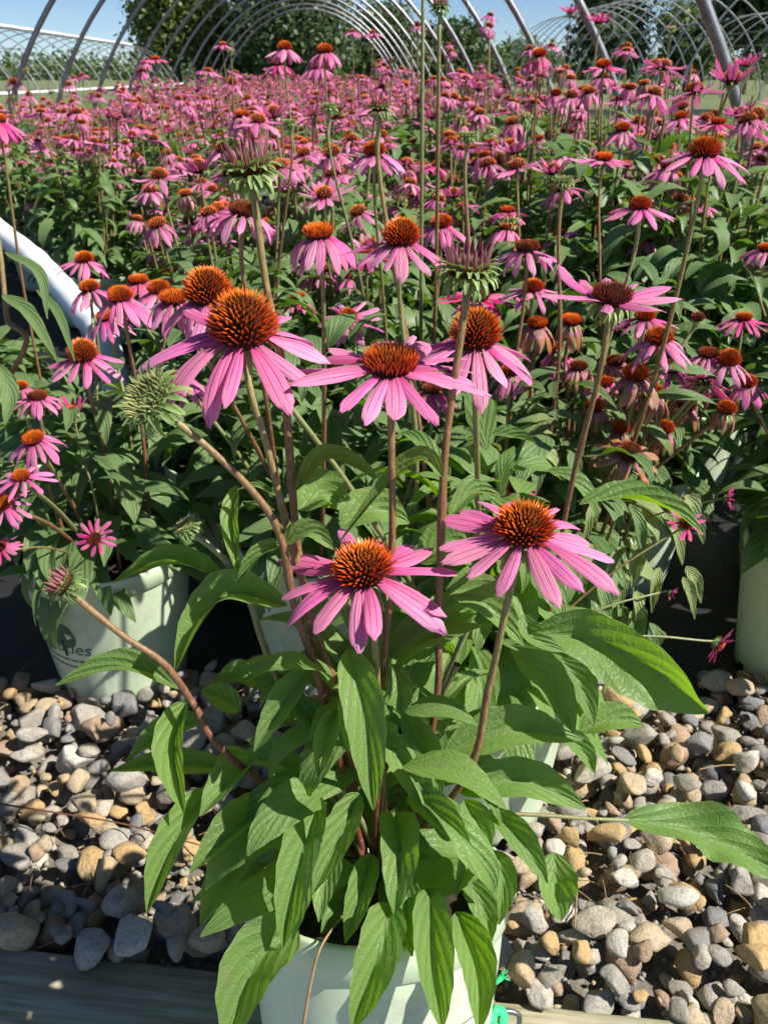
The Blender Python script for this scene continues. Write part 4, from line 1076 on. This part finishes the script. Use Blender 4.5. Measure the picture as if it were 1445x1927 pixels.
# the rest of the crop, too many and too far to tell apart
fx = Geo()
for (hx,hy,wx,wy,d,jr) in spots[NTHING:]:
    r = prng; b = np.array((wx,wy,.014))
    for _ in range(26):
        a = r.uniform(0,6.28); q = r.uniform(0,.14); h = r.uniform(.24,.56)
        fx.add(TP_LEAF_F[r.randrange(16)], 4, rotm((r.uniform(-.4,.4), r.uniform(-.3,.5), r.uniform(0,6.28))), b+np.array((q*math.cos(a),q*math.sin(a),h)), 1.15)
    for _ in range(9):
        a = r.uniform(0,6.28); q = r.uniform(.02,.17); h = r.uniform(.5,.68) if r.random() > .08 else r.uniform(.68,.82)
        hk = r.choices(range(len(HEADKINDS)), HEADW)[0]; g = GF_HEAD[hk]; p = b+np.array((q*math.cos(a),q*math.sin(a),h))
        fx.add(g.tpl(), 0, np.array(axis_quat((r.gauss(0,.2),r.gauss(0,.2),1), r.uniform(0,6)).to_matrix()), p, r.uniform(.82,1.02))
        m = np.concatenate(g.MQ+g.MT); 
        fx.MQ[-1] = np.concatenate(g.MQ); 
        if g.MT: fx.MT[-1] = np.concatenate(g.MT)
        if h > .68: fx.add(tube(np.array((b+np.array((0,0,.4)), p)), .003, 3), 5)
o = link('coneflower_crop', fx.mesh('coneflower_crop',[M_petal,M_spine,M_bract,M_core,M_fol,M_fstem]))
tag(o, 'mass of pink coneflowers filling the far end of the hoop frame', 'flowers', kind='stuff')
# long leaves of the tall plant at the frame's edge, and the big dark leaves in the third row
tl = [t for t in PL if abs(t[0]+.76)<.02][0]
for i,(pts,w) in enumerate([([(10,475,.98),(75,515,.97),(90,600,.95)],26),([(5,555,.98),(55,590,.96),(110,680,.93)],34),([(70,545,1.0),(110,590,.98),(142,680,.96)],22),([(0,690,.98),(20,740,.97),(10,800,.95)],40)]):
    traced_leaf(tl[2], [P(*q) for q in pts], w, .35, hint=(.2,-.5,.85), mat=M_leaf_b, seed=70+i)
stem_obj(tl[2], [q-tl[2].location for q in (tl[3], P(30,690,.99), P(14,600,.985), P(4,500,.98), P(-10,400,.97))], .0034,.0028, M_stem)
# ------------------------------------------------------------------ hoop frames
def hoop_curve(hw, top, n=40):
    h = np.concatenate([np.linspace(-.05,top*.93,n//2), np.linspace(top*.94,top,8)])
    x = hw*np.sqrt(np.clip(1-(np.maximum(h,0)/top)**1.62,0,1))
    L = np.stack([-x,0*x,h],-1); Rr = np.stack([x[::-1],0*x,h[::-1]],-1)
    c = np.concatenate([L,Rr[1:]]); return c
def hoop_house(label, xc, hw, top, ys, rad, purlins=(1.0,), y_end=None, group=None, mat=M_steel_far):
    e = empty('hoop_frame', (xc, ys[0], 0)); tag(e, label, 'hoop frame', group)
    c = hoop_curve(hw, top); me = Geo().add(tube(c, rad, 10 if rad > .025 else 6)).mesh('hoop',[mat])
    for y in ys: link('hoop', me, e, (prng.uniform(-.02,.02), y-ys[0], 0), (0,0,prng.uniform(-.01,.01)))
    for f in purlins:
        k = int((len(c)-1)*f/2); p = c[k]-np.array((0,0,rad*1.7)); L = ys[-1]-ys[0]
        link('purlin', Geo().add(tube(np.array([p+np.array((0,-.3,0)), p+np.array((0,L/2,0)), p+np.array((0,L+.2,0))]), rad*.75, 6)).mesh('purlin',[mat]), e)
    return e
SP = 1.22
hoop_house('bare galvanised hoop frame arching over the coneflower rows', HOUSE_X, HOUSE_HW, 1.93, [2.70+SP*i for i in range(14)], .018, mat=M_steel)
hl = hoop_house('bare hoop frame with rolled white film beyond the pale open ground', -10.3, 2.6, 2.15, [15+1.8*i for i in range(20)], .018, (1.0,))
hoop_house('low bare hoop frame standing behind the one with rolled white film', -17.5, 2.6, 2.1, [22+2.2*i for i in range(16)], .018, (1.0,))
hoop_house('wide bare hoop frame across the low green crop', 12.2, 3.6, 3.5, [23.5+1.8*i for i in range(16)], .026, (1.0,.45,1.55))
hoop_house('second wide hoop frame behind the low green crop', 20.5, 3.6, 3.4, [26+1.8*i for i in range(16)], .026, (1.0,.45,1.55))
hoop_house('tall hoop frame farthest across the low green crop', 29.5, 3.8, 3.5, [30+1.5*i for i in range(22)], .026, (1.0,))
def crumpled(pts, rad, name, mat, n=90, ns=9, amp=.25, seed=4):
    r = np.random.default_rng(seed); c = spline(pts, n)
    V,Q,T,UV = tube(c, rad*(1+.1*r.normal(size=n)), ns, True)
    V[:n*ns] += r.normal(0, rad*amp*.35, (n*ns,3)); return Geo().add((V,Q,T,UV)).mesh(name,[mat])
film = link('rolled_film', crumpled([(-10.3,14.5,2.20),(-10.3,24,2.19),(-10.3,36,2.19),(-10.3,51,2.19)], .055, 'rolled_film', M_poly)); tag(film,'white plastic film rolled up along the ridge of the low hoop frame','film','rolled white film')
film = link('rolled_film', crumpled([(-7.9,14.5,.50),(-7.9,24,.42),(-7.9,36,.4),(-7.9,51,.4)], .04, 'rolled_film', M_poly, seed=9)); tag(film,'white plastic film rolled up low along the side of the hoop frame','film','rolled white film')
# dark fabric strip and low green crop to the side
strip = sheet('fabric_strip', [(5.0,21.5),(40,21.5),(40,27.5),(5.0,27.5)], -.085, M_fabric)
gg = Geo()
blade = leaf_surface(arc_curve(.16,75,20,4), (0,0,1), .022, .3, 0, 0, 3, 0, 1)
for _ in range(15000):
    y = 2.6+19*prng.random()**1.5; x = 1.55 + prng.random()*(1.2+.55*y)
    gg.add(blade, 0, rotm((prng.uniform(-.4,.4),prng.uniform(-.5,.5),prng.uniform(0,6.28))), (x,y,-.09), prng.uniform(.7,1.7))
for _ in range(9000):
    y = 5+30*prng.random(); x = -3.1 - prng.random()*(.6+.35*y)
    gg.add(blade, 0, rotm((prng.uniform(-.4,.4),prng.uniform(-.5,.5),prng.uniform(0,6.28))), (x,y,-.09), prng.uniform(.5,1.2))
o = link('grass', gg.mesh('grass',[M_grass])); tag(o,'low green grass and crop growing outside the hoop frame','grass',kind='stuff')

# ------------------------------------------------------------------ trees
def crown_mesh(lobes, n, leaf, mat, seed):
    r = np.random.default_rng(seed); L = np.array(lobes, float)      # x,y,z,rx,rz
    wgt = L[:,3]**2*L[:,4]; idx = r.choice(len(L), n, p=wgt/wgt.sum())
    d = norm(r.normal(size=(n,3))); rad = r.uniform(.45,1.05,n)**.6
    c = L[idx,:3] + d*np.stack([L[idx,3],L[idx,3],L[idx,4]],-1)*rad[:,None]
    # clump leaves towards twig centres so gaps stay open
    tw = c[r.choice(n, n//14)]; k = r.integers(0, len(tw), n)
    c = c*.25 + (tw[k] + r.normal(0, leaf*1.5, (n,3)))*.75
    s = leaf*r.uniform(.6,1.4,n)
    a1 = norm(r.normal(size=(n,3))); a2 = norm(np.cross(a1, r.normal(size=(n,3))))
    V = np.stack([c-a1*s[:,None]*.5, c+a2*s[:,None]*.35, c+a1*s[:,None]*.5, c-a2*s[:,None]*.35],1).reshape(-1,3)
    Q = np.arange(n*4,dtype=np.int32).reshape(-1,4)
    return Geo().add((V,Q,NT,np.tile([[0,.5],[.5,0],[1,.5],[.5,1]],(n,1)))).mesh('crown',[mat],smooth=False)
def tree(label, px, Y, H, W, kind, mat, n=5200, seed=0, leaf=.30, group=None):
    x = (px-CX)/FPX*Y/1.125; wx, wy = c2w(x, Y)
    r = random.Random(seed); e = empty('conifer_tree' if kind=='con' else 'leafy_tree', (wx,wy,-.1)); tag(e, label, 'tree', group)
    lob = []
    if kind == 'con':
        for i in range(13):
            f = i/12; z = H*(.12+.86*f); rr = W*.5*(1-f)**.8+.25
            for k in range(4): a = r.uniform(0,6.28); lob.append((math.cos(a)*rr*.45, math.sin(a)*rr*.45, z+r.uniform(-.4,.4), rr*.62, H*.055))
    else:
        for i in range(26):
            a = r.uniform(0,6.28); q = W*.5*math.sqrt(r.random())*.8; f = r.random()
            lob.append((math.cos(a)*q*(1-.4*f), math.sin(a)*q*(1-.4*f), H*(.12+.78*f), W*r.uniform(.13,.22), H*r.uniform(.06,.11)))
    tg = Geo(); tp = [(0,0,0),(r.uniform(-.1,.1),0,H*.3),(r.uniform(-.2,.2),.1,H*.6),(0,0,H*.92)]
    tg.add(tube(spline(tp,12), np.linspace(H*.022,H*.004,12), 8))
    for l in lob[::2]:
        b = np.array((0,0,max(H*.12,l[2]-H*.12))); tg.add(tube(spline([b,(b+np.array(l[:3]))/2+np.array((0,0,H*.02)),np.array(l[:3])],5), np.linspace(H*.007,H*.002,5), 5))
    link('trunk', tg.mesh('trunk',[M_bark]), e); link('crown', crown_mesh(lob, int(n*2.2), leaf*1.15, mat, seed), e)
    return e
tree('tall olive green tree with a loose crown seen through the hoops', 335, 62, 12.5, 8.2, 'leaf', M_crown_a, 7500, 1)
tree('darker leafy tree standing against the tall olive one', 375, 66, 12.0, 5.4, 'leaf', M_crown_c, 6000, 2)
tree('broad dark conifer rising behind the end of the coneflower house', 560, 60, 13.5, 10.5, 'con', M_crown_b, 8000, 3)
tree('small rounded dark tree between the olive tree and the conifer', 455, 64, 4.6, 5.2, 'leaf', M_crown_b, 4500, 4)
tree('dark conifer showing through the wide hoop frame', 1135, 52, 12, 4.2, 'con', M_crown_b, 5200, 5)
tree('thin dark tree against the sky over the second wide hoop frame', 1400, 50, 11, 4.4, 'leaf', M_crown_b, 3400, 6)
tree('low bushy tree behind the wide hoop frame', 1290, 58, 4.6, 5.0, 'leaf', M_crown_c, 4200, 7)
tree('round dark tree just beyond the end of the coneflower house', 730, 70, 5.6, 7.2, 'leaf', M_crown_b, 5500, 8)
tree('dark bushy tree next to the round one beyond the house end', 850, 74, 4.6, 7.6, 'leaf', M_crown_b, 5500, 9)
tree('spreading dark tree filling in beside the bushy one', 985, 78, 3.4, 8.5, 'leaf', M_crown_c, 5500, 10)
# distant wood along the horizon
lob = []; rr = random.Random(5)
for i in range(240):
    x = -150+300*i/239; h = rr.uniform(1.8,4.2); lob.append((x+rr.uniform(-1,1), 170+rr.uniform(-8,8), h*.5, rr.uniform(2,3.6), h*.55))
o = link('treeline', crown_mesh(lob, 26000, .8, M_crown_c, 30)); tag(o,'low dark wood along the horizon','trees',kind='stuff')

# ------------------------------------------------------------------ small things
hs = [P(-70,370,2.95),P(0,436,2.72),P(60,484,2.56),P(115,540,2.40),P(165,598,2.25),P(198,645,2.15)]
hs.append(Vector((hs[-1].x+.03, hs[-1].y-.05, .06)))
c = spline(hs, 70)
rad = .036*(1+.02*np.sin(np.arange(70)*1.1)); rad[24:27] *= 1.05; rad[44:47] *= 1.05
o = link('white_pipe', Geo().add(tube(c, rad, 20, True)).mesh('white_pipe',[M_white])); tag(o,'thick white plastic pipe slanting down among the pots','pipe')
# green twine knotted round a steel hook screwed into the timber
h0 = P(948,1916,.685); hk = [h0+Vector((-.012,0,-.04)), h0+Vector((-.012,0,-.008)), h0+Vector((-.010,0,.004)), h0+Vector((0,0,.009)), h0+Vector((.011,0,.004)), h0+Vector((.013,0,-.010)), h0+Vector((.012,0,-.03))]
o = link('steel_hook', Geo().add(tube(spline(hk,36), .0022, 9, True)).mesh('steel_hook',[M_steel])); tag(o,'bent steel hook screwed into the timber beside the pot','hook')
tg = Geo()
t0 = P(922,1925,.675)
tg.add(tube(spline([P(905,1960,.68),P(912,1905,.672),P(922,1860,.668),P(945,1838,.668)],22), np.linspace(.0030,.0024,22), 7))
for k in range(14):
    b = P(943,1840,.668); tg.add(tube(spline([b, b+RGT*prng.uniform(.0,.007)+UPV*prng.uniform(-.002,.007)],4), .00045, 4))
kn = [t0+Vector((.010*math.cos(a)*(1+.2*math.sin(3*a)), .006*math.sin(2*a), .008*math.sin(a))) for a in np.linspace(0,6.28*1.6,22)]
tg.add(tube(spline(kn,60), .0042, 7)); tg.add(tube(spline([t0,P(955,1935,.675),P(985,1950,.68)],12), .0026, 6))
o = link('green_twine', tg.mesh('green_twine',[M_twine])); tag(o,'bright green twine knotted at the hook beside the pot','twine')
# bumblebee on the dark-coned flower
def ell(rx,ry,rz,ns=14,nr=9):
    a = np.linspace(-math.pi/2+.02, math.pi/2-.02, nr); V,Q,T,UV = lathe([(math.cos(x),math.sin(x)) for x in a], ns); return (V*np.array((rx,ry,rz)),Q,T,UV)
bp = P(503,378,.100*.95*FPX/170-.01); be = empty('bumblebee', bp, R(20)); tag(be,'black bumblebee sitting on a dark-coned violet-pink coneflower','bee')
g = Geo(); g.add(ell(.0080,.0052,.0050)); body = link('body', g.mesh('body',[M_bee]), be, (0,0,0), (0,R(20),0))
link('thorax', Geo().add(ell(.0045,.0044,.0042)).mesh('thorax',[M_bee_y]), be, (-.0095,0,.0028)); link('head', Geo().add(ell(.0026,.0026,.0024)).mesh('head',[M_bee]), be, (-.0145,0,.002))
wing = Geo().add(leaf_surface(arc_curve(.012,15,5,6),(0,0,1),.0045,.05,0,0,5,a=.8,b=.35)).mesh('wing',[M_wing])
for s in (-1,1): link('wing', wing, be, (-.008,.001*s,.006), (0,0,s*.5))
leg = Geo().add(tube(spline([(0,0,0),(0,.004,.001),(0,.006,-.005)],7), .0005, 5)).mesh('leg',[M_bee])
for s in (0,math.pi):
    for k in range(3): link('leg', leg, be, (-.011+.003*k,0,-.001), (0,0,s+(.3*(k-1))))
# vine on a hoop of the house
vg = empty('climbing_vine', (HOUSE_X+1.8, 6.36, .0)); tag(vg,'thin leafy vine climbing one hoop above the flowers','vine')
cv = hoop_curve(HOUSE_HW, 1.93); cv = cv[cv[:,0]>0][::-1]; cv = cv[cv[:,2]<1.75]; base = np.array((HOUSE_X,6.36,0))-np.array(vg.location)
pts = [p+base+np.array((.045*math.cos(i*1.3),.045*math.sin(i*1.3),0)) for i,p in enumerate(cv) if i%2==0]
link('vine_stem', Geo().add(tube(spline(pts,50), .003, 5)).mesh('vine_stem',[M_stem_g]), vg)
cs = spline(pts,50)
for k in range(34):
    p = cs[prng.randrange(14,50)]; link('leaf', ME_LEAF[prng.randrange(16)], vg, Vector(p), (prng.uniform(-.5,.5),prng.uniform(-.4,.5),prng.uniform(0,6.28)), prng.uniform(.45,.75))
